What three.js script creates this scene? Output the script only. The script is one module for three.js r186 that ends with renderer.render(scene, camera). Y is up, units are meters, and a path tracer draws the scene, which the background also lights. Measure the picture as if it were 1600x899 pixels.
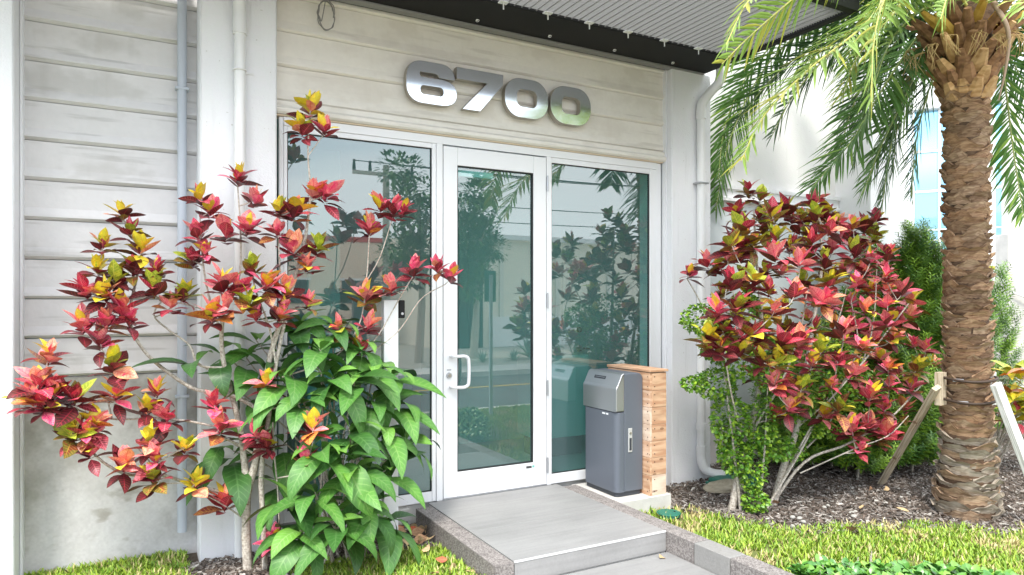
import * as THREE from 'three';
import { mergeGeometries } from 'three/addons/utils/BufferGeometryUtils.js';
import { RoundedBoxGeometry } from 'three/addons/geometries/RoundedBoxGeometry.js';

// ------------------------------------------------------------------ camera, sky, sun, exposure
const scene = new THREE.Scene();
const YAW = THREE.MathUtils.degToRad(28.6), FOCAL = 1081, HORIZON = 474;
const EYE = new THREE.Vector3(0, 1.6, 4.75);
const camera = new THREE.PerspectiveCamera(2 * Math.atan(HORIZON / FOCAL) * 180 / Math.PI, 1600 / 948, 0.05, 400);
camera.position.copy(EYE);
camera.rotation.y = -YAW;
camera.setViewOffset(1600, 2 * HORIZON, 0, 0, 1600, 899);
camera.updateProjectionMatrix();

const renderer = new THREE.WebGLRenderer();
renderer.toneMapping = THREE.LinearToneMapping;
renderer.toneMappingExposure = 3.0;
renderer.shadowMap.enabled = true;

// ---- noise
function rng(seed) { let a = seed >>> 0; return () => { a |= 0; a = a + 0x6D2B79F5 | 0; let t = Math.imul(a ^ a >>> 15, 1 | a); t = t + Math.imul(t ^ t >>> 7, 61 | t) ^ t; return ((t ^ t >>> 14) >>> 0) / 4294967296; }; }
function hash(x, y, s) { let h = Math.imul(x, 374761393) + Math.imul(y, 668265263) + Math.imul(s, 1442695041) | 0; h = Math.imul(h ^ h >>> 13, 1274126177); return ((h ^ h >>> 16) >>> 0) / 4294967296; }
function vnoise(x, y, px, py, s) {           // value noise that tiles with periods px, py
  const xi = Math.floor(x), yi = Math.floor(y), fx = x - xi, fy = y - yi;
  const u = fx * fx * (3 - 2 * fx), v = fy * fy * (3 - 2 * fy), m = (a, n) => ((a % n) + n) % n;
  const a = hash(m(xi, px), m(yi, py), s), b = hash(m(xi + 1, px), m(yi, py), s), c = hash(m(xi, px), m(yi + 1, py), s), d = hash(m(xi + 1, px), m(yi + 1, py), s);
  return a + (b - a) * u + (c - a) * v + (a - b - c + d) * u * v;
}
function fbm(u, v, fx, fy, oct, s) { let t = 0, a = 0.5, n = 0; for (let i = 0; i < oct; i++) { t += a * vnoise(u * fx, v * fy, fx, fy, s + i); n += a; a *= 0.5; fx *= 2; fy *= 2; } return t / n; }
const clamp01 = x => Math.min(1, Math.max(0, x));
const smooth = (a, b, x) => { const t = clamp01((x - a) / (b - a)); return t * t * (3 - 2 * t); };
const lerp = (a, b, t) => a + (b - a) * t;
const mixc = (a, b, t) => [lerp(a[0], b[0], t), lerp(a[1], b[1], t), lerp(a[2], b[2], t)];

// ---- sky: bright thin overcast with streaky blue-grey gaps
{
  const W = 1024, H = 512, data = new Float32Array(W * H * 4);
  for (let j = 0; j < H; j++) for (let i = 0; i < W; i++) {
    const v = (j + 0.5) / H, el = (v - 0.5) * Math.PI, u = i / W, up = Math.sin(el);
    const warp = fbm(u, v, 6, 6, 3, 11) * 0.12;
    let c = fbm(u + warp, v * 1.0 + warp, 8, 26, 5, 21);
    c = smooth(0.34, 0.66, c);
    const blue = mixc([0.58, 0.72, 0.86], [0.36, 0.55, 0.82], smooth(0, 0.75, up));
    const white = mixc([1.14, 1.16, 1.18], [1.28, 1.29, 1.30], smooth(0, 0.5, up));
    let k = mixc(blue, white, lerp(0.14, 0.42, smooth(0, 0.85, up)) + 0.58 * c);
    if (up < 0) k = mixc(k, [0.30, 0.29, 0.26], smooth(0, -0.15, up));
    const o = (j * W + i) * 4; data[o] = k[0]; data[o + 1] = k[1]; data[o + 2] = k[2]; data[o + 3] = 1;
  }
  const sky = new THREE.DataTexture(data, W, H, THREE.RGBAFormat, THREE.FloatType);
  sky.mapping = THREE.EquirectangularReflectionMapping; sky.magFilter = THREE.LinearFilter; sky.minFilter = THREE.LinearFilter; sky.needsUpdate = true;
  scene.background = sky; scene.environment = sky;
}
const sun = new THREE.DirectionalLight(new THREE.Color(1.0, 0.95, 0.87), 1.5);
sun.position.set(-3, 12, 6); sun.target.position.set(2, 0, 0); sun.castShadow = true; sun.shadow.radius = 22;
sun.shadow.mapSize.set(2048, 2048);
Object.assign(sun.shadow.camera, { left: -14, right: 14, top: 14, bottom: -14, near: 1, far: 60 });
scene.add(sun, sun.target);

// ------------------------------------------------------------------ helpers
const V = (x, y, z) => new THREE.Vector3(x, y, z);
const SN = Math.sin(YAW), CS = Math.cos(YAW);
const ray = (px, py) => { const u = (px - 800) / FOCAL; return V(SN + CS * u, (HORIZON - py) / FOCAL, -(CS - SN * u)); };
const atZ = (px, py, z) => { const r = ray(px, py); return r.multiplyScalar((z - EYE.z) / r.z).add(EYE); };       // a sighting measured off the photograph, at its distance from the facade
const atDepth = (px, py, t) => ray(px, py).multiplyScalar(t).add(EYE);
const taken = new Map();
const numbered = n => { const k = taken.get(n) || 0; taken.set(n, k + 1); return k ? `${n}_${String(k).padStart(3, '0')}` : n; };
const origin = new WeakMap();
function info(o, label, category, group, kind) { if (label) o.userData.label = label; if (category) o.userData.category = category; if (group) o.userData.group = group; if (kind) o.userData.kind = kind; return o; }
function thing(name, label, category, pos = [0, 0, 0], group) {
  const g = new THREE.Group(); g.name = numbered(name); g.position.set(...pos); scene.add(g); origin.set(g, V(...pos));
  return info(g, label, category, group);
}
function group(name, parent) { const g = new THREE.Group(); g.name = name; parent.add(g); origin.set(g, origin.get(parent) || V(0, 0, 0)); return g; }
function shade(m) { m.castShadow = m.receiveShadow = true; return m; }
function part(name, parent, geo, mat) {      // geometry in world coordinates
  const o = origin.get(parent) || V(0, 0, 0); geo.translate(-o.x, -o.y, -o.z);
  const m = shade(new THREE.Mesh(geo, mat)); m.name = name; parent.add(m); origin.set(m, o); return m;
}
function solo(name, geo, mat, label, category, grp) { const m = shade(new THREE.Mesh(geo, mat)); m.name = numbered(name); scene.add(m); return info(m, label, category, grp); }
function struct(name, geo, mat) { const m = shade(new THREE.Mesh(geo, mat)); m.name = numbered(name); m.userData.kind = 'structure'; scene.add(m); origin.set(m, V(0, 0, 0)); return m; }
function boxUV(g, du = 0, dv = 0) {          // uv in metres, by the way each face points
  const p = g.attributes.position, n = g.attributes.normal, uv = new Float32Array(p.count * 2);
  for (let i = 0; i < p.count; i++) {
    const ax = Math.abs(n.getX(i)), ay = Math.abs(n.getY(i)), az = Math.abs(n.getZ(i));
    let a, b; if (ay >= ax && ay >= az) { a = p.getX(i); b = p.getZ(i); } else if (ax >= az) { a = p.getZ(i); b = p.getY(i); } else { a = p.getX(i); b = p.getY(i); }
    uv[2 * i] = a + du; uv[2 * i + 1] = b + dv;
  }
  g.setAttribute('uv', new THREE.BufferAttribute(uv, 2)); return g;
}
function bx(x0, x1, y0, y1, z0, z1, r = 0.003, du = 0, dv = 0) {
  const w = x1 - x0, h = y1 - y0, d = z1 - z0;
  const g = r > 0 ? new RoundedBoxGeometry(w, h, d, 1, Math.min(r, w / 2.1, h / 2.1, d / 2.1)) : new THREE.BoxGeometry(w, h, d);
  g.translate((x0 + x1) / 2, (y0 + y1) / 2, (z0 + z1) / 2); return boxUV(g, du, dv);
}
function flat(g) { const n = g.index ? g.toNonIndexed() : g; n.computeVertexNormals(); return n; }
function prismX(profile, x0, x1, du = 0, dv = 0) {           // profile: [z, y] points, turned about x
  const P = [], idx = profile.length, tri = THREE.ShapeUtils.triangulateShape(profile.map(p => new THREE.Vector2(p[0], p[1])), []);
  const q = (x, p) => P.push(x, p[1], p[0]);
  for (let i = 0; i < idx; i++) { const a = profile[i], b = profile[(i + 1) % idx]; q(x0, a); q(x1, a); q(x1, b); q(x0, a); q(x1, b); q(x0, b); }
  for (const [a, b, c] of tri) { q(x1, profile[a]); q(x1, profile[c]); q(x1, profile[b]); q(x0, profile[a]); q(x0, profile[b]); q(x0, profile[c]); }
  const g = new THREE.BufferGeometry(); g.setAttribute('position', new THREE.Float32BufferAttribute(P, 3)); g.computeVertexNormals();
  return boxUV(g, du, dv);
}
function slab(poly, y0, y1) {                // polygon [x, z] with thickness
  const sh = new THREE.Shape(poly.map(p => new THREE.Vector2(p[0], -p[1])));
  const g = new THREE.ExtrudeGeometry(sh, { depth: y1 - y0, bevelEnabled: false }); g.rotateX(-Math.PI / 2); g.translate(0, y0, 0); return boxUV(g);
}
function tube(pts, r0, r1 = r0, seg = 0, sides = 7, bumps = 0, rnd = null) {   // tapering round bar through points
  const curve = new THREE.CatmullRomCurve3(pts, false, 'centripetal'); seg = seg || Math.max(3, (pts.length - 1) * 4);
  const fr = curve.computeFrenetFrames(seg, false), P = [], N = [], U = [], I = []; let len = curve.getLength();
  for (let i = 0; i <= seg; i++) {
    const t = i / seg, c = curve.getPointAt(t); let r = lerp(r0, r1, t); if (bumps && rnd) r *= 1 + bumps * (rnd() - 0.5);
    for (let j = 0; j <= sides; j++) {
      const a = j / sides * Math.PI * 2, n = fr.normals[i].clone().multiplyScalar(Math.cos(a)).addScaledVector(fr.binormals[i], Math.sin(a));
      P.push(c.x + n.x * r, c.y + n.y * r, c.z + n.z * r); N.push(n.x, n.y, n.z); U.push(j / sides * 2 * Math.PI * Math.max(r0, 0.004), t * len);
      if (i < seg && j < sides) { const k = i * (sides + 1) + j; I.push(k, k + 1, k + sides + 1, k + 1, k + sides + 2, k + sides + 1); }
    }
  }
  const caps = [[0, curve.getPointAt(0), -1], [seg, curve.getPointAt(1), 1]];
  for (const [i, c, s] of caps) { const tn = fr.tangents[i].clone().multiplyScalar(s), b = P.length / 3; P.push(c.x, c.y, c.z); N.push(tn.x, tn.y, tn.z); U.push(0, 0);
    for (let j = 0; j <= sides; j++) { const k = i * (sides + 1) + j; P.push(P[3 * k], P[3 * k + 1], P[3 * k + 2]); N.push(tn.x, tn.y, tn.z); U.push(0, 0); if (j < sides) s > 0 ? I.push(b, b + 1 + j, b + 2 + j) : I.push(b, b + 2 + j, b + 1 + j); } }
  const g = new THREE.BufferGeometry(); g.setAttribute('position', new THREE.Float32BufferAttribute(P, 3)); g.setAttribute('normal', new THREE.Float32BufferAttribute(N, 3)); g.setAttribute('uv', new THREE.Float32BufferAttribute(U, 2)); g.setIndex(I); return g;
}
function plain(gs) { return mergeGeometries(gs.map(g => { const k = g.index ? g.toNonIndexed() : g.clone(); for (const a of Object.keys(k.attributes)) if (!['position', 'normal', 'uv'].includes(a)) k.deleteAttribute(a); return k; })); }
const lin = c => { c = clamp01(c); return c <= 0.0031308 ? c * 12.92 : 1.055 * Math.pow(c, 1 / 2.4) - 0.055; };
function tex(w, h, fn, srgb = true, rep = [1, 1]) {          // fn(u, v) gives linear colour [r, g, b] or a number
  const d = new Uint8Array(w * h * 4);
  for (let j = 0; j < h; j++) for (let i = 0; i < w; i++) {
    let c = fn((i + 0.5) / w, (j + 0.5) / h); if (typeof c === 'number') c = [c, c, c];
    const o = (j * w + i) * 4; for (let k = 0; k < 3; k++) d[o + k] = Math.round(255 * (srgb ? lin(c[k]) : clamp01(c[k]))); d[o + 3] = 255;
  }
  const t = new THREE.DataTexture(d, w, h); t.wrapS = t.wrapT = THREE.RepeatWrapping; t.magFilter = THREE.LinearFilter; t.minFilter = THREE.LinearMipmapLinearFilter; t.generateMipmaps = true;
  if (srgb) t.colorSpace = THREE.SRGBColorSpace; t.repeat.set(1 / rep[0], 1 / rep[1]); t.needsUpdate = true; return t;
}
const std = o => new THREE.MeshStandardMaterial({ side: THREE.DoubleSide, ...o });
const rgb = (r, g, b) => new THREE.Color().setRGB(r, g, b);

// ------------------------------------------------------------------ materials
const grain = tex(512, 512, (u, v) => fbm(u, v, 64, 64, 3, 5), false, [0.5, 0.5]);
const coarse = tex(512, 512, (u, v) => fbm(u, v, 10, 10, 5, 15), false, [1.0, 1.0]);
const stucco = std({ roughness: 0.85, bumpMap: grain, bumpScale: 0.0016, map: tex(1024, 1024, (u, v) => {
  let k = 0.79 + 0.05 * (fbm(u, v, 5, 5, 5, 31) - 0.5); const s = fbm(u, v, 40, 5, 4, 35); if (s > 0.66) k -= 0.05 * (s - 0.66) / 0.2;
  let c = [k, k * 1.005, k * 1.03]; const sp = fbm(u, v, 70, 70, 2, 40); if (sp > 0.905) c = mixc(c, [0.46, 0.44, 0.41], 0.5); return c; }, true, [1.7, 1.7]) });
function sidingMat(base, dirt, seed, amt) {
  return std({ roughness: 0.8, bumpMap: coarse, bumpScale: 0.004, map: tex(1024, 1024, (u, v) => {
    let k = 1 + 0.10 * (fbm(u, v, 6, 18, 5, seed) - 0.5) + 0.05 * (fbm(u, v, 90, 90, 2, seed + 9) - 0.5);
    let c = base.map(x => x * k);
    const streak = fbm(u, v, 36, 3, 4, seed + 3), blot = fbm(u, v, 7, 11, 5, seed + 5), hor = fbm(u, v, 5, 60, 4, seed + 7);
    c = mixc(c, dirt, amt * 0.45 * smooth(0.55, 0.85, streak) * smooth(0.40, 0.7, blot));
    c = mixc(c, dirt, amt * 0.75 * smooth(0.52, 0.72, blot)); c = mixc(c, dirt.map(x => x * 0.8), amt * 0.7 * smooth(0.62, 0.8, hor));
    return c; }, true, [2.1, 2.1]) });
}
const M = {
  stucco,
  sidingGrey: sidingMat([0.65, 0.64, 0.64], [0.42, 0.41, 0.385], 101, 0.6),
  sidingCream: sidingMat([0.79, 0.755, 0.69], [0.60, 0.55, 0.48], 151, 0.5),
  rawWall: std({ roughness: 0.95, bumpMap: coarse, bumpScale: 0.006, map: tex(1024, 1024, (u, v) => {
    const a = fbm(u, v, 4, 4, 6, 201), b = fbm(u, v, 9, 7, 5, 211), f = fbm(u, v, 100, 100, 2, 215);
    let c = mixc([0.56, 0.55, 0.545], [0.36, 0.35, 0.32], smooth(0.38, 0.68, a)); c = mixc(c, [0.62, 0.615, 0.61], smooth(0.5, 0.75, b) * 0.7); c = mixc(c, [0.24, 0.22, 0.17], smooth(0.66, 0.85, fbm(u, v, 8, 14, 5, 221)) * 0.6);
    return c.map(x => x * (0.92 + 0.16 * f)); }, true, [1.35, 1.35]) }),
  frame: std({ color: rgb(0.80, 0.805, 0.82), roughness: 0.38 }),
  gasket: std({ color: rgb(0.012, 0.013, 0.014), roughness: 0.6 }),
  glass: new THREE.MeshPhysicalMaterial({ color: rgb(0.44, 0.76, 0.73), roughness: 0.0, metalness: 0.13, transmission: 1, thickness: 0, ior: 2.3, side: THREE.DoubleSide }),
  steel: std({ color: rgb(0.50, 0.51, 0.53), metalness: 1, roughness: 0.40, bumpMap: grain, bumpScale: 0.0002 }),
  mirrorSteel: std({ color: rgb(0.83, 0.84, 0.86), metalness: 1, roughness: 0.11 }),
  digitSide: std({ color: rgb(0.40, 0.37, 0.32), metalness: 0.85, roughness: 0.42 }),
  black: std({ color: rgb(0.0025, 0.0025, 0.003), roughness: 0.75 }),
  grating: std({ color: rgb(0.27, 0.27, 0.27), roughness: 0.55, metalness: 0.2 }),
  pipeWhite: std({ color: rgb(0.77, 0.77, 0.77), roughness: 0.35, bumpMap: grain, bumpScale: 0.0004 }),
  pipeGrey: std({ color: rgb(0.47, 0.51, 0.57), roughness: 0.5 }),
  tile: std({ roughness: 0.5, bumpMap: grain, bumpScale: 0.0004, map: tex(1024, 1024, (u, v) => {
    const a = fbm(u, v, 3, 60, 5, 301), b = fbm(u, v, 4, 6, 4, 305), c = fbm(u, v, 120, 120, 2, 309), k = 0.265 + 0.06 * (a - 0.5) + 0.07 * (b - 0.5) + 0.03 * (c - 0.5); return [k, k * 0.985, k * 0.97]; }, true, [1.2, 1.2]) }),
  grout: std({ color: rgb(0.52, 0.51, 0.49), roughness: 0.9 }),
  trimLight: std({ color: rgb(0.60, 0.60, 0.59), roughness: 0.4 }),
  kerbStone: std({ roughness: 0.9, bumpMap: grain, bumpScale: 0.003, map: tex(512, 512, (u, v) => {
    const a = fbm(u, v, 60, 60, 3, 331), b = fbm(u, v, 6, 6, 4, 335); let c = mixc([0.15, 0.132, 0.125], [0.29, 0.265, 0.25], smooth(0.3, 0.7, a)); return c.map(x => x * (0.85 + 0.35 * b)); }, true, [0.4, 0.4]) }),
  kerbSmooth: std({ roughness: 0.8, bumpMap: grain, bumpScale: 0.001, map: tex(256, 256, (u, v) => { const k = 0.25 + 0.06 * (fbm(u, v, 40, 40, 3, 341) - 0.5); return [k, k * 0.97, k * 0.93]; }, true, [0.4, 0.4]) }),
  concrete: std({ roughness: 0.9, bumpMap: grain, bumpScale: 0.001, map: tex(512, 512, (u, v) => { const k = 0.55 + 0.2 * (fbm(u, v, 7, 7, 5, 351) - 0.5); return [k, k * 0.97, k * 0.91]; }, true, [0.8, 0.8]) }),
  binBody: std({ color: rgb(0.135, 0.152, 0.185), roughness: 0.42, metalness: 0.25, bumpMap: grain, bumpScale: 0.0003 }),
  binDark: std({ color: rgb(0.035, 0.04, 0.05), roughness: 0.5 }),
  soil: std({ roughness: 1, bumpMap: coarse, bumpScale: 0.02, map: tex(512, 512, (u, v) => { const a = fbm(u, v, 24, 24, 4, 361), b = fbm(u, v, 4, 4, 4, 365); return mixc([0.055, 0.042, 0.032], [0.15, 0.12, 0.085], 0.6 * a + 0.4 * b); }, true, [0.8, 0.8]) }),
  turf: std({ roughness: 1, bumpMap: coarse, bumpScale: 0.02, map: tex(512, 512, (u, v) => { const a = fbm(u, v, 50, 50, 3, 371), b = fbm(u, v, 4, 4, 4, 375); return mixc([0.06, 0.10, 0.02], [0.20, 0.20, 0.06], 0.5 * a + 0.5 * b); }, true, [1, 1]) }),
  asphalt: std({ roughness: 0.9, map: tex(512, 512, (u, v) => { const k = 0.10 + 0.05 * (fbm(u, v, 60, 60, 3, 381) - 0.5) + 0.04 * (fbm(u, v, 5, 5, 4, 385) - 0.5); return [k, k, k * 1.03]; }, true, [3, 3]) }),
  paleGravel: std({ roughness: 1, bumpMap: grain, bumpScale: 0.02, map: tex(512, 512, (u, v) => { const k = 0.50 + 0.3 * (fbm(u, v, 60, 60, 3, 391) - 0.5); return [k, k * 0.94, k * 0.82]; }, true, [2, 2]) }),
  bark: std({ roughness: 0.9, bumpMap: grain, bumpScale: 0.002, map: tex(256, 512, (u, v) => { const a = fbm(u, v, 12, 24, 4, 401), b = fbm(u, v, 5, 60, 3, 405); return mixc([0.32, 0.27, 0.22], [0.60, 0.55, 0.48], smooth(0.3, 0.7, 0.6 * a + 0.4 * b)); }, true, [0.1, 0.3]) }),
  greenPlastic: std({ color: rgb(0.02, 0.16, 0.11), roughness: 0.55, bumpMap: grain, bumpScale: 0.001 }),
  rock: std({ roughness: 0.95, bumpMap: coarse, bumpScale: 0.02, map: tex(256, 256, (u, v) => mixc([0.25, 0.21, 0.15], [0.50, 0.45, 0.34], fbm(u, v, 8, 8, 5, 411)), true, [0.5, 0.5]) }),
  interior: std({ color: rgb(0.22, 0.44, 0.42), roughness: 0.8 }),
  interiorFloor: std({ color: rgb(0.30, 0.31, 0.31), roughness: 0.45 }),
  doorKnob: std({ color: rgb(0.015, 0.014, 0.013), roughness: 0.35, metalness: 0.6 }),
  rope: std({ color: rgb(0.05, 0.03, 0.02), roughness: 0.7 }),
};
function woodMat(a, b, seed, rep = [0.5, 0.25], across = 3, along = 11) { return std({ roughness: 0.7, bumpMap: grain, bumpScale: 0.0006, map: tex(512, 256, (u, v) => {
  const w = 0.06 * fbm(u, v, 3, 3, 3, seed + 7), g = fbm(u, v + w, across, along, 5, seed), k = fbm(u, v, 4, 5, 4, seed + 3); let c = mixc(a, b, smooth(0.3, 0.7, g)); c = c.map(x => x * (0.82 + 0.36 * k)); const kn = fbm(u, v, 7, 7, 2, seed + 5); return kn > 0.82 ? mixc(c, [0.16, 0.07, 0.03], 0.7) : c; }, true, rep) }); }
M.cedar = [woodMat([0.56, 0.34, 0.22], [0.72, 0.51, 0.37], 421), woodMat([0.48, 0.26, 0.15], [0.64, 0.42, 0.27], 431), woodMat([0.60, 0.44, 0.33], [0.74, 0.59, 0.47], 441)];
M.greyWood = woodMat([0.50, 0.49, 0.46], [0.76, 0.75, 0.73], 451, [0.25, 0.5], 40, 3);
M.stakeWood = woodMat([0.36, 0.28, 0.18], [0.62, 0.53, 0.40], 461, [0.25, 0.5], 40, 3);

// ------------------------------------------------------------------ ground
const G = 0.0;                                // lawn and bed level; the landing stands 0.14 above it
struct('ground', slab([[-60, -60], [60, -60], [60, 4.6], [-60, 4.6]], -0.3, -0.012), M.soil);
const EDGE = [[3.15, 0.62], [3.70, 0.62], [3.80, 0.80], [3.88, 1.08], [4.05, 1.40], [4.56, 1.62], [5.02, 1.74], [5.26, 2.12], [5.8, 2.20], [6.6, 2.15], [8.2, 2.2]];
const edgeZ = x => { for (let i = 1; i < EDGE.length; i++) if (x <= EDGE[i][0]) return lerp(EDGE[i - 1][1], EDGE[i][1], (x - EDGE[i - 1][0]) / (EDGE[i][0] - EDGE[i - 1][0])); return 2.2; };
struct('lawn_ground', slab([...EDGE.map(p => [p[0] - 0.02, p[1]]), [12, 2.2], [12, 4.5], [3.1, 4.5], [3.1, 0.62]], -0.02, -0.004), M.turf);
struct('lawn_ground', slab([[-6, -0.3], [0.26, -0.3], [0.26, 0.35], [0.95, 0.62], [1.72, 0.42], [1.72, 4.5], [-6, 4.5]], -0.02, -0.004), M.turf);

// street on the far side, seen only in the glass
struct('road', slab([[-60, 4.75], [70, 4.75], [70, 9.8], [-60, 9.8]], -0.3, -0.12), M.asphalt);
struct('road_marking', slab([[-60, 7.9], [70, 7.9], [70, 8.02], [-60, 8.02]], -0.119, -0.115), std({ color: rgb(0.55, 0.36, 0.05), roughness: 0.8 }));
struct('kerb', slab([[-60, 4.6], [70, 4.6], [70, 4.75], [-60, 4.75]], -0.3, 0.0), M.concrete);
struct('sidewalk', slab([[-60, 9.8], [70, 9.8], [70, 11.2], [-60, 11.2]], -0.3, 0.0), M.concrete);
struct('gravel_bed', slab([[-60, 11.2], [70, 11.2], [70, 60], [-60, 60]], -0.3, 0.01), M.paleGravel);

// ------------------------------------------------------------------ building
const B = thing('storefront_building', 'pale lap-sided commercial building front with white pillars and glass entrance', 'building');
{
  const board = (x0, x1, y0, h, z, mat, i, lap = 0.021) => part('siding_board', B, prismX([[z - 0.03, y0], [z + 0.003, y0], [z + lap, y0 + lap * 0.6], [z + lap - 0.002, y0 + 0.030], [z + 0.011, y0 + 0.07], [z + 0.006, y0 + h - 0.004], [z - 0.03, y0 + h - 0.004]], x0, x1, (i * 0.37) % 1, (i * 0.53) % 1), mat);
  let i = 0;
  for (let y = 1.161; y < 5.2; y += 0.2329) board(-0.585, 0.352, y, 0.2329, -0.165, M.sidingGrey, i++, 0.028);      // narrow side bay
  part('base_wall', B, bx(-0.585, 0.352, -0.2, 1.159, -0.30, -0.152, 0.004), M.rawWall);
  for (let y = 2.941; y < 5.0; y += 0.2318) board(0.80, 4.14, y, 0.2318, -0.012, M.sidingCream, i++);         // over the entrance
  part('header_board', B, prismX([[-0.05, 2.85], [0.030, 2.85], [0.045, 2.862], [0.045, 2.885], [0.022, 2.903], [0.020, 2.937], [-0.05, 2.937]], 0.80, 4.118), M.sidingCream);
  part('header_board', B, prismX([[-0.09, 2.84], [0.012, 2.84], [0.014, 2.8485], [-0.09, 2.8485]], 0.80, 4.105), std({ color: rgb(0.74, 0.62, 0.47), roughness: 0.8 }));
  // pillars
  part('pillar', B, bx(0.35, 0.807, -0.2, 5.2, -0.35, 0.1, 0.012), M.stucco);
  part('pillar', B, bx(4.132, 4.594, -0.2, 3.665, -0.35, 0.1, 0.012, 0.3, 0.2), M.stucco);
  part('pillar', B, bx(-3.2, -0.583, -0.2, 5.2, -0.35, 0.1, 0.012, 0.8, 0.5), M.stucco);
  part('pillar_bead', B, bx(4.118, 4.131, -0.2, 3.66, -0.02, 0.04, 0.004), M.stucco);
  part('corner_strip', B, bx(-0.582, -0.566, -0.1, 5.2, -0.16, -0.09, 0.003), M.stucco);
  part('pillar', B, bx(6.89, 7.534, -0.2, 5.2, -0.5, 0.1, 0.012, 0.1, 0.9), M.stucco);
  part('bay_wall', B, bx(4.59, 6.895, -0.2, 5.2, -0.5, -0.32, 0.0), std({ roughness: 0.85, map: stucco.map, bumpMap: grain, bumpScale: 0.001, color: rgb(0.95, 0.93, 0.9) }));
  part('ledge', B, prismX([[-0.33, 2.62], [-0.25, 2.62], [-0.25, 2.65], [-0.27, 2.66], [-0.27, 2.73], [-0.25, 2.74], [-0.25, 2.775], [-0.33, 2.79]], 4.60, 6.885), M.stucco);
  part('bay_panel', B, bx(4.75, 6.7, 0.4, 2.58, -0.33, -0.30, 0.004), std({ color: rgb(0.50, 0.54, 0.55), roughness: 0.3 }));
  // body of the building behind the front
  part('roof_slab', B, bx(-3.2, 7.5, 5.2, 5.4, -9, 0.05, 0.01), M.concrete);
  part('back_wall', B, bx(-3.2, 7.5, -0.2, 5.2, -9.2, -9, 0), M.interior);
  part('end_wall', B, bx(7.32, 7.5, -0.2, 5.2, -9, -0.501, 0), M.stucco);
  part('end_wall', B, bx(-3.2, -3.0, -0.2, 5.2, -9, -0.351, 0), M.stucco);
  part('upper_wall', B, bx(0.808, 4.131, 2.86, 5.2, -0.25, -0.052, 0), M.interior);
  part('bay_backing', B, bx(-0.582, 0.349, 1.16, 5.2, -0.33, -0.2, 0), M.interior);
  part('sill_wall', B, bx(0.808, 4.131, -0.2, 0.135, -0.25, -0.045, 0.003), M.concrete);
  part('plinth', B, bx(0.808, 1.74, -0.1, 0.118, -0.045, 0.015, 0.004), M.concrete);
  // rooms behind the glass
  part('floor', B, bx(-2.99, 4.55, 0.0, 0.134, -8.99, -0.36, 0), M.interiorFloor); part('floor', B, bx(0.81, 4.12, 0.0, 0.1335, -0.3595, -0.251, 0), M.interiorFloor); part('floor', B, bx(4.5505, 7.3, 0.0, 0.134, -8.99, -0.51, 0), M.interiorFloor);
  part('ceiling', B, bx(0.6, 4.55, 3.0, 3.1, -6.0, -0.252, 0), M.interior); part('ceiling', B, bx(4.5505, 5.9, 3.0, 3.1, -6.0, -0.51, 0), M.interior);
  part('partition', B, bx(3.05, 5.9, 0.135, 2.999, -1.9, -1.8, 0.004), M.interior);
  part('partition', B, bx(0.55, 0.65, 0.135, 2.999, -6.0, -0.36, 0.004), M.interior);
  part('partition', B, bx(0.66, 4.0, 0.135, 2.999, -6.1, -6.0, 0.004), M.interior);
  part('partition', B, bx(5.8, 5.9, 0.135, 2.999, -1.799, -0.51, 0.004), M.interior);
  part('column', B, bx(2.95, 3.049, 0.135, 2.999, -2.9, -1.8, 0.006), M.interior);
  part('column', B, bx(1.36, 1.66, 0.135, 2.999, -1.9, -1.6, 0.006), M.interior);
  part('reception_counter', B, bx(3.30, 3.88, 0.32, 1.10, -1.2, -0.8, 0.01), M.interior);
  part('counter_base', B, bx(3.35, 3.83, 0.135, 0.319, -1.15, -0.85, 0.005), M.binDark);
  const idoor = group('inner_door', B);
  part('door_leaf', idoor, bx(4.302, 5.20, 0.14, 2.35, -1.799, -1.77, 0.006), M.interior);
  for (const y of [1.09, 1.30]) part('door_knob', idoor, new THREE.SphereGeometry(y > 1.2 ? 0.034 : 0.038, 14, 10).translate(4.40, y, -1.735), M.doorKnob);
  part('lever', idoor, tube([V(4.40, 1.09, -1.73), V(4.53, 1.085, -1.72)], 0.014, 0.010, 4, 8), M.doorKnob);
  part('door_jamb', idoor, bx(4.20, 4.30, 0.14, 2.44, -1.799, -1.745, 0.006), M.interior);

  // storefront
  const S = group('storefront_frame', B), z0 = -0.045, z1 = 0.0;
  part('jamb', S, bx(0.838, 0.866, 0.136, 2.8385, z0, z1 - 0.008, 0.003), M.frame);
  part('jamb', S, bx(4.045, 4.105, 0.136, 2.8385, z0, z1 - 0.012, 0.003), M.frame);
  part('header', S, bx(0.8665, 4.0445, 2.780, 2.8385, z0, z1, 0.003), M.frame);
  part('mullion', S, bx(1.955, 2.0035, 0.136, 2.7795, z0, z1 + 0.004, 0.003), M.frame);
  part('mullion', S, bx(2.906, 2.948, 0.136, 2.7795, z0, z1 + 0.004, 0.003), M.frame);
  const windowAt = (a, b, c, d, e, f) => {   // outer a-b, pane c-d, e-f
    const w = group('window', B), y0 = 0.137, y1 = 2.7795, k = -0.006;
    part('sash_stile', w, bx(a, c, y0, y1, z0 + 0.004, k, 0.003), M.frame); part('sash_stile', w, bx(d, b, y0, y1, z0 + 0.004, k, 0.003), M.frame);
    part('sash_rail', w, bx(c, d, y0, e, z0 + 0.004, k - 0.002, 0.003), M.frame); part('sash_rail', w, bx(c, d, f, y1, z0 + 0.004, k - 0.002, 0.003), M.frame);
    const q = 0.006; for (const g of [[c, c + q, e, f], [d - q, d, e, f], [c + q, d - q, e, e + q], [c + q, d - q, f - q, f]]) part('gasket', w, bx(g[0], g[1], g[2], g[3], z0 + 0.010, -0.016, 0), M.gasket);
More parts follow.
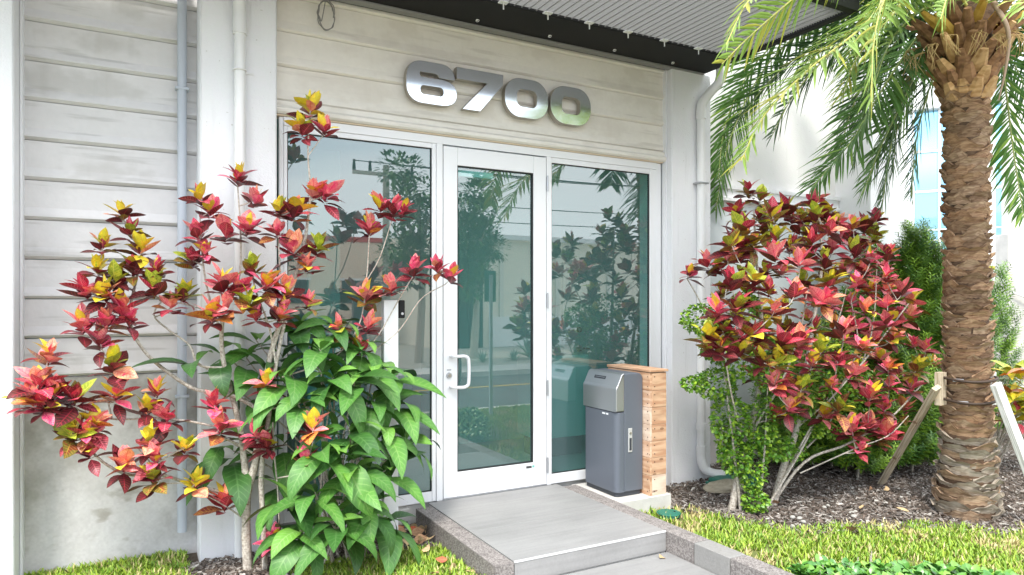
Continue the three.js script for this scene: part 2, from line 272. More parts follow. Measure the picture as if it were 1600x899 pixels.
    part('pane', w, new THREE.PlaneGeometry(d - c, f - e).translate((c + d) / 2, (e + f) / 2, -0.026), M.glass);
  };
  windowAt(0.867, 1.954, 0.890, 1.922, 0.212, 2.744);
  windowAt(2.949, 4.044, 2.960, 3.974, 0.216, 2.737);
  // door
  const D = group('door', B), dz0 = -0.040, dz1 = 0.006;
  part('stile', D, bx(2.009, 2.122, 0.148, 2.769, dz0, dz1, 0.004), M.frame); part('stile', D, bx(2.783, 2.900, 0.148, 2.769, dz0, dz1, 0.004), M.frame);
  part('rail', D, bx(2.1225, 2.7825, 0.148, 0.333, dz0, dz1 - 0.002, 0.003), M.frame); part('rail', D, bx(2.1225, 2.7825, 2.634, 2.769, dz0, dz1 - 0.002, 0.003), M.frame);
  const q = 0.008; for (const g of [[2.122, 2.122 + q, 0.333, 2.634], [2.783 - q, 2.783, 0.333, 2.634], [2.122 + q, 2.783 - q, 0.333, 0.333 + q], [2.122 + q, 2.783 - q, 2.634 - q, 2.634]]) part('gasket', D, bx(g[0], g[1], g[2], g[3], -0.034, -0.004, 0), M.gasket);
  part('pane', D, new THREE.PlaneGeometry(0.661, 2.301).translate(2.4525, 1.4835, -0.020), M.glass);
  part('handle', D, tube([V(2.066, 1.205, 0.0), V(2.066, 1.205, 0.05), V(2.10, 1.205, 0.062), V(2.155, 1.205, 0.062), V(2.182, 1.19, 0.062), V(2.188, 1.16, 0.062), V(2.188, 1.02, 0.062), V(2.182, 0.99, 0.062), V(2.155, 0.975, 0.062), V(2.10, 0.975, 0.062), V(2.066, 0.975, 0.05), V(2.066, 0.975, 0.0)], 0.0125, 0.0125, 60, 12), M.frame);
  part('lock_cylinder', D, new THREE.CylinderGeometry(0.021, 0.023, 0.014, 24).rotateX(Math.PI / 2).translate(2.052, 1.062, 0.012), M.steel);
  part('lock_core', D, new THREE.CylinderGeometry(0.012, 0.012, 0.006, 20).rotateX(Math.PI / 2).translate(2.052, 1.062, 0.021), M.digitSide);
  part('lock_label', D, bx(2.036, 2.070, 1.098, 1.108, 0.0055, 0.0075, 0), std({ color: rgb(0.35, 0.35, 0.36), roughness: 0.6 }));
  for (const y of [0.30, 0.92, 1.62, 2.56]) { const h = part('hinge', D, bx(2.899, 2.909, y - 0.055, y + 0.055, 0.0065, 0.018, 0.003), M.steel); part('hinge_pin', h, new THREE.CylinderGeometry(0.007, 0.007, 0.125, 10).translate(2.905, y, 0.019), M.steel); }
  part('door_closer', D, bx(2.15, 2.45, 2.565, 2.615, -0.10, -0.045, 0.006), M.frame);
  part('closer_arm', D, tube([V(2.20, 2.60, -0.08), V(2.42, 2.66, -0.22), V(2.55, 2.76, -0.06)], 0.010, 0.010, 10, 6), M.steel);
  part('warning_sticker', D, bx(2.715, 2.765, 0.292, 0.310, 0.0042, 0.0052, 0), std({ color: rgb(0.06, 0.06, 0.065), roughness: 0.5 }));
  part('warning_sticker', D, bx(2.770, 2.790, 0.296, 0.312, 0.0065, 0.0072, 0), std({ color: rgb(0.18, 0.55, 0.45), roughness: 0.5 }));
  part('threshold', D, bx(2.004, 2.9055, 0.136, 0.1465, -0.05, 0.012, 0.002), M.steel);
}

// pipes on the front
{
  const p = thing('electrical_conduit', 'slim grey conduit pipe running down the siding of the narrow side bay', 'pipe', [0.262, 0.15, -0.105]);
  part('pipe', p, tube([V(0.262, 0.15, -0.105), V(0.262, 2.6, -0.105), V(0.262, 5.1, -0.105)], 0.027, 0.027, 4, 16), M.pipeGrey);
  for (const y of [1.0, 2.95]) part('strap', p, bx(0.222, 0.302, y, y + 0.018, -0.140, -0.076, 0.004), M.pipeGrey);
  const d = thing('downpipe', 'white downpipe on the wide pillar beside the conduit bay, behind the red croton', 'downpipe', [0.575, 0, 0.145], 'white rain downpipes on the pillars');
  part('pipe', d, tube([V(0.575, 0.02, 0.145), V(0.575, 1.5, 0.145), V(0.575, 3.28, 0.145)], 0.033, 0.033, 4, 18), M.pipeWhite);
  part('coupling', d, new THREE.CylinderGeometry(0.042, 0.042, 0.10, 20).translate(0.575, 3.33, 0.145), M.pipeWhite);
  part('pipe_elbow', d, tube([V(0.575, 3.36, 0.145), V(0.572, 3.46, 0.15), V(0.56, 3.60, 0.22), V(0.555, 3.78, 0.26)], 0.038, 0.038, 12, 18), M.pipeWhite);
  const k = part('bracket', d, new THREE.TorusGeometry(0.037, 0.006, 8, 24).rotateX(Math.PI / 2).translate(0.575, 3.055, 0.145), M.pipeWhite);
  part('bracket_tab', k, bx(0.60, 0.665, 3.048, 3.062, 0.101, 0.109, 0.002), M.pipeWhite);
  const e = thing('downpipe', 'white downpipe with an elbow under the canopy corner, on the pillar by the wooden screen', 'downpipe', [4.43, 0.1, 0.145], 'white rain downpipes on the pillars');
  part('pipe', e, tube([V(4.43, 0.30, 0.145), V(4.43, 1.5, 0.145), V(4.43, 3.28, 0.145)], 0.037, 0.037, 4, 18), M.pipeWhite);
  part('pipe_elbow', e, tube([V(4.43, 3.28, 0.145), V(4.435, 3.37, 0.15), V(4.50, 3.48, 0.19), V(4.565, 3.57, 0.23), V(4.575, 3.70, 0.24)], 0.042, 0.042, 16, 18), M.pipeWhite);
  part('pipe_shoe', e, tube([V(4.43, 0.32, 0.145), V(4.432, 0.20, 0.148), V(4.455, 0.12, 0.17), V(4.52, 0.085, 0.215), V(4.60, 0.075, 0.25)], 0.041, 0.041, 18, 18), M.pipeWhite);
  for (const y of [0.30, 0.50, 3.27]) part('coupling', e, new THREE.CylinderGeometry(0.044, 0.044, 0.06, 20).translate(4.43, y, 0.145), M.pipeWhite);
  for (const y of [2.66]) part('bracket', e, bx(4.375, 4.485, y, y + 0.016, 0.101, 0.189, 0.004), M.steel);
  const w = [], r = rng(8); for (let i = 0; i <= 60; i++) { const a = i / 60 * Math.PI * 2 * 2.6; w.push(V(1.13 + 0.055 * Math.cos(a) + 0.01 * r(), 3.545 + 0.10 * Math.sin(a), 0.03 + i * 0.0006)); }
  w.push(V(1.16, 3.85, 0.06)); solo('wire_coil', tube(w, 0.0035, 0.0035, 200, 5), std({ color: rgb(0.25, 0.24, 0.23), roughness: 0.6 }), 'small loose coil of thin grey wire hanging on the cream siding', 'wire');
}

// street number
{
  const rr = (p, x, y, w, h, r) => { p.moveTo(x + r, y); p.lineTo(x + w - r, y); p.bezierCurveTo(x + w - r * 0.45, y, x + w, y + r * 0.45, x + w, y + r); p.lineTo(x + w, y + h - r); p.bezierCurveTo(x + w, y + h - r * 0.45, x + w - r * 0.45, y + h, x + w - r, y + h); p.lineTo(x + r, y + h); p.bezierCurveTo(x + r * 0.45, y + h, x, y + h - r * 0.45, x, y + h - r); p.lineTo(x, y + r); p.bezierCurveTo(x, y + r * 0.45, x + r * 0.45, y, x + r, y); return p; };
  const zero = () => { const s = rr(new THREE.Shape(), 0, 0, 0.385, 0.30, 0.135); s.holes.push(rr(new THREE.Path(), 0.105, 0.082, 0.178, 0.136, 0.045)); return s; };
  const six = () => { const s = new THREE.Shape(); s.moveTo(0.125, 0); s.lineTo(0.265, 0); s.bezierCurveTo(0.34, 0, 0.388, 0.03, 0.388, 0.09); s.bezierCurveTo(0.388, 0.15, 0.35, 0.182, 0.285, 0.184); s.lineTo(0.285, 0.186);
    s.lineTo(0.13, 0.186); s.bezierCurveTo(0.108, 0.186, 0.10, 0.192, 0.10, 0.204); s.lineTo(0.10, 0.222); s.lineTo(0.21, 0.222); s.bezierCurveTo(0.235, 0.222, 0.245, 0.212, 0.25, 0.196); s.lineTo(0.372, 0.196); s.bezierCurveTo(0.376, 0.26, 0.33, 0.30, 0.262, 0.30); s.lineTo(0.128, 0.30); s.bezierCurveTo(0.045, 0.30, 0, 0.255, 0, 0.17); s.lineTo(0, 0.125); s.bezierCurveTo(0, 0.045, 0.045, 0, 0.125, 0);
    s.holes.push(rr(new THREE.Path(), 0.104, 0.062, 0.182, 0.066, 0.030)); return s; };
  const seven = () => { const s = new THREE.Shape(); s.moveTo(0, 0.30); s.lineTo(0.385, 0.30); s.lineTo(0.385, 0.225); s.lineTo(0.19, 0); s.lineTo(0.05, 0); s.lineTo(0.25, 0.215); s.lineTo(0, 0.215); s.closePath(); return s; };
  for (const [nm, sh, x, lab] of [['digit_six', six(), 1.690, 'brushed steel numeral six above the entrance, first of the four'], ['digit_seven', seven(), 2.080, 'brushed steel numeral seven between the six and a zero'], ['digit_zero', zero(), 2.482, 'brushed steel zero standing directly after the seven'], ['digit_zero', zero(), 2.892, 'last brushed steel zero, farthest from the six']]) {
    const g = new THREE.ExtrudeGeometry(sh, { depth: 0.052, bevelEnabled: true, bevelThickness: 0.0015, bevelSize: 0.0015, bevelSegments: 1, curveSegments: 10 });
    const t = thing(nm, lab, 'house number', [x, 3.039, 0.034]);
    const m = shade(new THREE.Mesh(g, [M.mirrorSteel, M.digitSide])); m.name = 'numeral_body'; t.add(m);
    for (const [a, b] of [[0.06, 0.26], [0.30, 0.25]]) { const s = part('stand_off', t, new THREE.CylinderGeometry(0.006, 0.006, 0.034, 8).rotateX(Math.PI / 2).translate(x + a, 3.039 + b, 0.018), M.steel); }
  }
}

// canopy
{
  const c = thing('canopy', 'flat black-framed canopy with open metal grating over the entrance', 'canopy', [2, 3.67, 0.1]);
  part('wall_beam', c, bx(-1.5, 4.52, 3.67, 3.79, 0.101, 0.505, 0.004), M.black);
  part('wall_beam', c, bx(-1.5, 4.13, 3.67, 3.79, -0.0, 0.1005, 0.0), M.black);
  part('side_beam', c, bx(4.46, 4.52, 3.67, 3.79, 0.5055, 1.56, 0.004), M.black);
  part('front_beam', c, bx(-1.5, 4.52, 3.67, 3.79, 1.5605, 1.62, 0.004), M.black);
  part('flashing', c, bx(-1.5, 4.50, 3.655, 3.6695, 0.045, 0.118, 0.003), M.grating);
  const bars = []; for (let z = 0.52; z < 1.555; z += 0.022) bars.push(new THREE.BoxGeometry(5.955, 0.024, 0.003).translate(1.4815, 3.700, z));
  for (let x = -1.45; x < 4.455; x += 0.06) bars.push(new THREE.BoxGeometry(0.007, 0.006, 1.05).translate(x, 3.685, 1.033));
  part('grating', c, plain(bars), M.grating).userData.kind = 'stuff';
  for (let k = 0; k < 9; k++) { const x = 4.36 - k * 0.36, q = part('clip', c, bx(x, x + 0.065, 3.672, 3.680, 0.508, 0.550, 0.002), M.frame); part('clip_bolt', q, new THREE.CylinderGeometry(0.005, 0.005, 0.05, 8).translate(x + 0.035, 3.655, 0.528), M.frame); }
  for (let k = 0; k < 4; k++) { const x = 4.05 - k * 0.62, q = part('bolt', c, new THREE.SphereGeometry(0.008, 10, 8).translate(x, 3.668, 0.20), M.frame); part('washer', q, new THREE.TorusGeometry(0.012, 0.0025, 6, 14).rotateX(1.2).translate(x + 0.004, 3.662, 0.20), M.frame); }
}

// ------------------------------------------------------------------ landing, step, kerbs
{
  const L = thing('entrance_landing', 'grey wood-look tiled landing with a single step and stone edging before the glass door', 'landing', [2.43, 0, 0.7]);
  part('core', L, bx(1.88, 2.99, -0.2, 0.128, 0.016, 1.318, 0), M.grout);
  part('tile', L, bx(1.882, 2.991, 0.1285, 0.140, 0.018, 0.742, 0.002, 0.0, 0.1), M.tile);
  part('tile', L, bx(1.882, 2.991, 0.1285, 0.1402, 0.7455, 1.318, 0.002, 0.37, 0.55), M.tile);
  part('riser_tile', L, bx(1.882, 2.991, 0.012, 0.127, 1.3185, 1.329, 0.002, 0.2, 0.3), M.tile);
  part('nosing', L, bx(1.882, 2.991, 0.130, 0.1412, 1.3185, 1.331, 0.002), M.trimLight);
  let r = rng(31), n = 0;
  const stone = (x0, x1, z0, z1, y1, m) => part('edging_stone', L, bx(x0, x1, -0.15, y1, z0, z1, 0.007, r(), r()), m);
  for (const [a, b] of [[0.095, 0.478], [0.482, 0.740], [0.744, 1.318]]) stone(1.755, 1.8785, a, b, 0.1385, M.kerbStone);
  stone(1.755, 1.8785, 1.322, 1.334, 0.1380, M.kerbStone);
  for (const [a, b] of [[0.10, 0.44], [0.444, 0.86], [0.864, 1.30], [1.304, 1.572]]) stone(2.9945, 3.125, a, b, 0.1385, M.kerbStone);
  stone(2.9945, 3.125, 1.576, 1.864, 0.1385, M.kerbSmooth); stone(2.9945, 3.125, 1.868, 2.24, 0.1385, M.kerbStone); stone(2.9945, 3.125, 2.244, 2.60, 0.1385, M.kerbSmooth); stone(2.9945, 3.125, 2.604, 3.2, 0.1385, M.kerbStone); stone(2.9945, 3.125, 3.204, 4.5, 0.1385, M.kerbSmooth);
  const P = struct('entrance_path', bx(1.76, 2.992, -0.2, 0.000, 1.34, 4.59, 0), M.grout);
  for (let z = 1.342, k = 0; z < 4.4; z += 0.603, k++) part('tile', P, bx(1.764, 2.990, 0.0005, 0.010, z, z + 0.6, 0.002, k * 0.31, k * 0.17), M.tile);
}

// concrete pad, wooden screen, parcel bin
{
  solo('concrete_pad', bx(3.128, 3.665, -0.15, 0.118, 0.02, 0.62, 0.006), M.concrete, 'low pale concrete pad under the grey bin and wooden screen', 'concrete pad');
  const s = thing('wooden_screen', 'low cedar plank screen wall standing behind the grey bin', 'screen', [3.555, 0.118, 0.3]);
  part('core', s, bx(3.492, 3.628, 0.1185, 1.068, 0.062, 0.578, 0), M.binDark);
  const r = rng(77); let y = 0.119; const hs = [0.155, 0.135, 0.128, 0.128, 0.132, 0.130, 0.138];
  hs.forEach((h, k) => {
    const h1 = Math.min(h, 1.068 - y) - 0.0025, m = () => M.cedar[Math.floor(r() * 3)];
    part('plank', s, bx(3.472 - r() * 0.002, 3.4915, y, y + h1, 0.06, 0.596, 0.002, r(), r()), m());      // side behind the bin
    part('plank', s, bx(3.4925, 3.632, y, y + h1, 0.5785, 0.597 + r() * 0.003, 0.002, r(), r()), m());     // end
    part('plank', s, bx(3.6285, 3.646, y, y + h1, 0.06, 0.576, 0.002, r(), r()), m());
    for (const q of [0.03, h1 - 0.03]) { part('nail', s, new THREE.CylinderGeometry(0.0045, 0.0045, 0.003, 8).rotateZ(Math.PI / 2).translate(3.4705, y + q, 0.57), M.rope); part('nail', s, new THREE.CylinderGeometry(0.0045, 0.0045, 0.003, 8).rotateX(Math.PI / 2).translate(3.515, y + q, 0.5995), M.rope); }
    y += h;
  });
  part('cap_board', s, bx(3.466, 3.649, 1.0685, 1.088, 0.050, 0.605, 0.003), M.cedar[1]);

  const b = thing('parcel_bin', 'tall grey metal bin with silver hood and side latch beside the door', 'bin', [3.33, 0.118, 0.31]);
  const X0 = 3.205, X1 = 3.465, Z0 = 0.085, Z1 = 0.520, Y0 = 0.150, Y1 = 1.062;
  const rpoly = (x0, x1, z0, z1, rf, rb, y0, y1) => { const sh = new THREE.Shape(), n = 7, pts = []; const arc = (cx, cz, r, a0) => { for (let i = 0; i <= n; i++) { const a = a0 + i / n * Math.PI / 2; pts.push(new THREE.Vector2(cx + r * Math.cos(a), -(cz + r * Math.sin(a)))); } };
    arc(x1 - rb, z1 - rb, rb, 0); arc(x0 + rf, z1 - rf, rf, Math.PI / 2); arc(x0 + rf, z0 + rf, rf, Math.PI); arc(x1 - rb, z0 + rb, rb, Math.PI * 1.5); sh.setFromPoints(pts); const g = new THREE.ExtrudeGeometry(sh, { depth: y1 - y0 - 0.008, bevelEnabled: true, bevelThickness: 0.004, bevelSize: 0.004, bevelOffset: -0.004, bevelSegments: 2 }); g.rotateX(-Math.PI / 2); g.translate(0, y0 + 0.004, 0); return g; };
  part('plinth', b, rpoly(X0 + 0.012, X1 - 0.006, Z0 + 0.012, Z1 - 0.012, 0.03, 0.02, 0.1185, 0.158), M.binDark);
  // rear shell, rounded over the top, seen from the step side
  const shell = (x0, x1, z0, z1, y0, y1, r, m, name, par, side = true) => { const sh = new THREE.Shape(); sh.moveTo(z0, y0); sh.lineTo(z1, y0); sh.lineTo(z1, y1 - r); sh.absarc(z1 - r, y1 - r, r, 0, Math.PI / 2); sh.lineTo(z0 + r, y1); sh.absarc(z0 + r, y1 - r, r, Math.PI / 2, Math.PI); sh.lineTo(z0, y0);
    const g = new THREE.ExtrudeGeometry(sh, { depth: x1 - x0 - 0.012, bevelEnabled: true, bevelThickness: 0.006, bevelSize: 0.006, bevelOffset: -0.006, bevelSegments: 3, curveSegments: 10 }); g.rotateY(-Math.PI / 2); g.scale(1, 1, 1); g.translate(x1 - 0.006, 0, 0); return part(name, par, g, m); };
  const prof = (pts, z0, z1, name, m) => { const sh = new THREE.Shape(pts.map(p => new THREE.Vector2(p[0], p[1]))); const g = new THREE.ExtrudeGeometry(sh, { depth: z1 - z0 - 0.02, bevelEnabled: true, bevelThickness: 0.010, bevelSize: 0.008, bevelOffset: -0.008, bevelSegments: 3, curveSegments: 10 }); g.translate(0, 0, z0 + 0.010); return part(name, b, g, m); };
  const arc = (cx, cy, r, a0, a1, n = 8) => { const o = []; for (let i = 0; i <= n; i++) { const a = lerp(a0, a1, i / n); o.push([cx + r * Math.cos(a), cy + r * Math.sin(a)]); } return o; };
  const F = X0 + 0.075;
  prof([[F + 0.004, Y0 + 0.004], [X1, Y0 + 0.004], ...arc(X1 - 0.05, Y1 - 0.05, 0.05, 0, Math.PI / 2), [F + 0.004, Y1 - 0.002]], Z0 + 0.004, Z1, 'shell', M.binBody);
  part('front_panel', b, rpoly(X0, F, Z0, Z1 + 0.003, 0.045, 0.004, Y0 + 0.004, 0.765), M.binBody);
  const hood = group('hood', b);
  const hp = prof([[F + 0.001, 0.772], [F + 0.001, Y1 + 0.002], [X0 + 0.072, Y1 + 0.002], [X0 + 0.052, Y1 - 0.008], [X0 + 0.010, Y1 - 0.095], ...arc(X0 + 0.032, Y1 - 0.125, 0.036, Math.PI * 0.82, Math.PI), [X0 - 0.004, 0.772]], Z0 - 0.003, Z1 + 0.006, 'hood_panel', M.steel);
  hood.add(hp);
  // slot pull on the slanted face
  { const a = V(X0 + 0.052, Y1 - 0.008, 0), c = V(X0 + 0.010, Y1 - 0.095, 0), dir = c.clone().sub(a).normalize(), mid = a.clone().lerp(c, 0.45), ang = Math.atan2(dir.y, dir.x);
    const put = (w, h, d, off, m, name) => { const g = new RoundedBoxGeometry(h, d, w, 2, Math.min(h, d) * 0.45); g.rotateZ(ang); g.translate(mid.x + off * -dir.y * -1, mid.y + off * dir.x * -1 * -1, 0.27); const o = part(name, hood, g, m); return o; };
    put(0.15, 0.026, 0.006, -0.0015, M.binDark, 'slot'); const s2 = put(0.13, 0.010, 0.008, -0.003, M.steel, 'slot_lip'); }
  part('seam', b, bx(X0 + 0.002, F - 0.002, 0.7655, 0.7715, Z0 + 0.012, Z1 - 0.012, 0), M.binDark);
  const la = part('latch', b, bx(F + 0.040, F + 0.078, 0.455, 0.640, Z1 - 0.002, Z1 + 0.006, 0.004), std({ color: rgb(0.55, 0.55, 0.54), roughness: 0.45, metalness: 0.3 }));
  part('latch_slot', la, bx(F + 0.049, F + 0.070, 0.470, 0.565, Z1 + 0.0055, Z1 + 0.0075, 0.0008), M.binDark);
  part('latch_lock', la, new THREE.CylinderGeometry(0.010, 0.010, 0.004, 16).rotateX(Math.PI / 2).translate(F + 0.059, 0.602, Z1 + 0.008), M.digitSide);
  for (let k = 0; k < 5; k++) part('maker_mark', b, bx(X0 - 0.0012, X0 + 0.001, 0.738, 0.751, 0.345 + k * 0.014 + (k > 2 ? 0.01 : 0), 0.356 + k * 0.014 + (k > 2 ? 0.01 : 0), 0), M.frame);
}

// ------------------------------------------------------------------ leaves
function leafGeo({ w = 0.4, rows = 6, fold = 0.25, curl = 0.35, tip = 1.0, belly = 0.45, wave = 0, stalk = 0.06, twist = 0 }) {
  const P = [], U = [], I = []; let a = 0, y = 0, z = 0;
  for (let i = 0; i <= rows; i++) {
    const t = i / rows, s = Math.max(0, (t - stalk) / (1 - stalk));
    let half = i === rows ? 0.004 : w / 2 * Math.pow(Math.sin(Math.PI * Math.pow(clamp01(s * 0.985 + 0.0), belly < 0.5 ? 0.78 : 1.15)), tip) + 0.008;
    if (i > 0) { a = -curl * (t - 0.5 / rows) * 1.6; z += Math.cos(a) / rows; y += Math.sin(a) / rows; }
    const lift = fold * half, wv = wave * Math.sin(t * 19), ca = Math.cos(twist * t), sa = Math.sin(twist * t);
    for (const [k, u] of [[-1, 0], [0, 0.5], [1, 1]]) { const xx = k * half, yy = k ? lift + wv * k : 0; P.push(xx * ca - yy * sa, y + xx * sa + yy * ca, z); U.push(u, t); }
    if (i < rows) for (let k = 0; k < 2; k++) { const b = i * 3 + k; I.push(b, b + 3, b + 1, b + 1, b + 3, b + 4); }
  }
  const g = new THREE.BufferGeometry(); g.setAttribute('position', new THREE.Float32BufferAttribute(P, 3)); g.setAttribute('uv', new THREE.Float32BufferAttribute(U, 2)); g.setIndex(I); g.computeVertexNormals(); return g;
}
function leafTex(base, vein, spot, amount, seed, edge = base, nv = 9) {
  return tex(96, 192, (u, v) => {
    const d = Math.abs(u - 0.5) * 2; let c = mixc(base, edge, smooth(0.55, 0.95, d + 0.25 * (fbm(u, v, 6, 10, 3, seed + 1) - 0.5)));
    const m = fbm(u, v, 5, 9, 4, seed); c = mixc(c, spot, amount * smooth(0.44, 0.56, m));
    const lat = Math.abs(((v - d * 0.16) * nv) % 1 - 0.5) * 2; c = mixc(c, vein, 0.75 * smooth(0.72, 0.95, lat) * smooth(1.0, 0.6, d)); c = mixc(c, vein, 0.8 * smooth(0.09, 0.03, d));
    return c.map(x => x * (0.88 + 0.24 * fbm(u, v, 24, 40, 2, seed + 4)));
  }, true);
}
const leafMat = (map, o = {}) => new THREE.MeshPhysicalMaterial({ map, roughness: 0.42, side: THREE.DoubleSide, transmission: 0, bumpMap: null, ...o });
const CR = {
  dark: leafMat(leafTex([0.10, 0.016, 0.022], [0.42, 0.04, 0.06], [0.07, 0.022, 0.015], 0.8, 501)),
  maroon: leafMat(leafTex([0.29, 0.026, 0.042], [0.70, 0.14, 0.17], [0.12, 0.018, 0.02], 0.7, 511)),
  red: leafMat(leafTex([0.55, 0.03, 0.075], [0.85, 0.28, 0.28], [0.30, 0.02, 0.035], 0.6, 521)),
  pink: leafMat(leafTex([0.82, 0.075, 0.20], [0.52, 0.02, 0.08], [0.88, 0.26, 0.28], 0.7, 531)),
  rose: leafMat(leafTex([0.88, 0.32, 0.31], [0.62, 0.05, 0.12], [0.80, 0.12, 0.20], 0.6, 541, [0.86, 0.36, 0.26])),
  salmon: leafMat(leafTex([0.88, 0.42, 0.26], [0.70, 0.09, 0.08], [0.80, 0.18, 0.13], 0.6, 551, [0.86, 0.46, 0.20])),
  orange: leafMat(leafTex([0.72, 0.22, 0.05], [0.75, 0.45, 0.06], [0.46, 0.06, 0.03], 0.8, 561)),
  yellow: leafMat(leafTex([0.86, 0.68, 0.03], [0.70, 0.66, 0.10], [0.62, 0.52, 0.04], 0.6, 571, [0.80, 0.46, 0.05])),
  lime: leafMat(leafTex([0.50, 0.52, 0.04], [0.66, 0.62, 0.10], [0.24, 0.34, 0.03], 0.8, 581)),
  olive: leafMat(leafTex([0.16, 0.13, 0.025], [0.50, 0.30, 0.05], [0.20, 0.03, 0.02], 0.9, 591)),
  bronze: leafMat(leafTex([0.34, 0.12, 0.04], [0.62, 0.36, 0.08], [0.20, 0.03, 0.03], 0.9, 596)),
};
const CG = [leafGeo({ w: 0.52, fold: 0.30, curl: 0.10 }), leafGeo({ w: 0.56, fold: 0.18, curl: 0.5, wave: 0.014 }), leafGeo({ w: 0.48, fold: 0.45, curl: -0.3 }), leafGeo({ w: 0.54, fold: 0.12, curl: 0.35, twist: 0.5 }), leafGeo({ w: 0.50, fold: 0.25, curl: 0.25, twist: -0.6, wave: 0.018 })];
const PAL = {   // [young leaves, middle, old]
  Y: [['yellow', 'yellow', 'lime'], ['yellow', 'salmon', 'maroon', 'dark'], ['dark', 'dark', 'maroon', 'olive']],
  P: [['pink', 'rose', 'pink', 'rose', 'salmon', 'yellow'], ['pink', 'red', 'rose', 'maroon'], ['maroon', 'dark', 'dark', 'bronze']],
  S: [['salmon', 'rose', 'yellow', 'rose'], ['rose', 'orange', 'pink', 'red'], ['maroon', 'dark', 'dark']],
  R: [['red', 'pink', 'yellow', 'rose'], ['red', 'maroon', 'pink'], ['dark', 'maroon', 'dark']],
  D: [['maroon', 'red', 'lime', 'yellow'], ['dark', 'maroon', 'olive'], ['dark', 'dark', 'olive']],
  G: [['lime', 'yellow', 'lime'], ['lime', 'olive', 'bronze'], ['olive', 'dark', 'maroon']],
  O: [['salmon', 'rose', 'rose', 'yellow'], ['pink', 'rose', 'lime', 'maroon'], ['bronze', 'dark', 'olive']],
};
const YUP = V(0, 1, 0);
function aim(dir, roll) { const q = new THREE.Quaternion(), z = dir.clone().normalize(); let x = new THREE.Vector3().crossVectors(YUP, z); if (x.lengthSq() < 1e-4) x.set(1, 0, 0); x.normalize(); const y = new THREE.Vector3().crossVectors(z, x); q.setFromRotationMatrix(new THREE.Matrix4().makeBasis(x, y, z)); if (roll) q.multiply(new THREE.Quaternion().setFromAxisAngle(V(0, 0, 1), roll)); return q; }
function whorl(out, c, axis, size, n, pal, r) {          // leaves round a shoot tip
  const a = axis.clone().normalize(); let s = new THREE.Vector3().crossVectors(a, V(0.3, 0.2, 1)).normalize(); const t = new THREE.Vector3().crossVectors(a, s); let ph = r() * 6.28;
  for (let i = 0; i < n; i++) {
    const k = i / (n - 1); ph += 2.39996 + (r() - 0.5) * 0.5;
    const el = lerp(1.4, 0.18, Math.pow(k, 0.9)) + (r() - 0.5) * 0.75;
    const dir = s.clone().multiplyScalar(Math.cos(ph)).addScaledVector(t, Math.sin(ph)).multiplyScalar(Math.cos(el)).addScaledVector(a, Math.sin(el)); dir.y -= 0.12 * k;
    const L = size * lerp(0.74, 1.0, Math.min(1, k * 1.7)) * (0.70 + 0.5 * r()), set = PAL[pal][k < 0.45 ? 0 : k < 0.75 ? 1 : 2];
    out.push({ p: c.clone().addScaledVector(a, -size * 0.55 * k), q: aim(dir, (r() - 0.5) * 0.9), s: L, w: 0.8 + 0.4 * r(), g: Math.floor(r() * CG.length), m: set[Math.floor(r() * set.length)], rank: L / c.distanceTo(EYE) });
  }
}
function addLeaves(parent, leaves, geos, mats, most = 300) {          // the largest in view one by one, the rest as one mass
  const o = origin.get(parent); leaves.sort((a, b) => b.rank - a.rank);
  leaves.slice(0, most).forEach(l => { const m = shade(new THREE.Mesh(geos[l.g], mats[l.m])); m.name = 'leaf'; m.position.copy(l.p).sub(o); m.quaternion.copy(l.q); m.scale.set(l.s * (l.w || 1), l.s, l.s); parent.add(m); });
  const rest = leaves.slice(most); if (!rest.length) return;
  const by = new Map(); for (const l of rest) { const g = geos[l.g].clone(); g.applyMatrix4(new THREE.Matrix4().compose(l.p.clone().sub(o), l.q, V(l.s * (l.w || 1), l.s, l.s))); if (!by.has(l.m)) by.set(l.m, []); by.get(l.m).push(g); }
  const keys = [...by.keys()], m = shade(new THREE.Mesh(mergeGeometries(keys.map(k => mergeGeometries(by.get(k))), true), keys.map(k => mats[k]))); m.name = 'leaves'; m.userData.kind = 'stuff'; parent.add(m);
}
function limbs(parent, list, z, r, mat) {    // list: [[px, py, z?], ...], r0, r1
  const nodes = [];
  for (const [pts, r0, r1] of list) { const P = pts.map(p => atZ(p[0], p[1], p[2] ?? z)); part('branch', parent, tube(P, r0, r1, (P.length - 1) * 5, 7, 0.12, r), mat);
    const c = new THREE.CatmullRomCurve3(P, false, 'centripetal'), n = P.length * 8; for (let i = 1; i <= n; i++) nodes.push({ p: c.getPointAt(i / n), r: lerp(r0, r1, i / n) }); }
  return nodes;
}
function twigs(parent, nodes, tips, r, mat) {           // each shoot tip joins the nearest wood below it
  tips.sort((a, b) => a.p.y - b.p.y);
  for (const t of tips) {
    let best = null, bd = 1e9; for (const n of nodes) { const d = n.p.clone().sub(t.p), dy = t.p.y - n.p.y; let k = d.length(); if (dy < 0.03) k += 0.4 + (0.03 - dy) * 3; else if (dy < k * 0.4) k *= 1.3; if (k < bd) { bd = k; best = n; } }
    const a = best.p, b = t.p, dl = a.distanceTo(b); if (dl < 0.02) { t.axis = V(0, 1, 0.2); continue; }
    const mid = a.clone().lerp(b, 0.5).add(V((r() - 0.5) * 0.10 * dl + (b.x - a.x) * 0.14, -0.10 * dl * r(), (b.z - a.z) * 0.1)), m2 = a.clone().lerp(b, 0.8).add(V((b.x - a.x) * 0.10, -0.05 * dl, 0));
    part('twig', parent, tube([a, mid, m2, b], Math.min(best.r, 0.0052), 0.0032, 9, 5, 0.15, r), mat);
    const c = new THREE.CatmullRomCurve3([a, mid, m2, b]); for (let i = 2; i <= 6; i++) nodes.push({ p: c.getPoint(i / 7), r: 0.004 });
    t.axis = b.clone().sub(m2).normalize().multiplyScalar(0.5).add(V(0, 0.7, 0.18));
  }
}

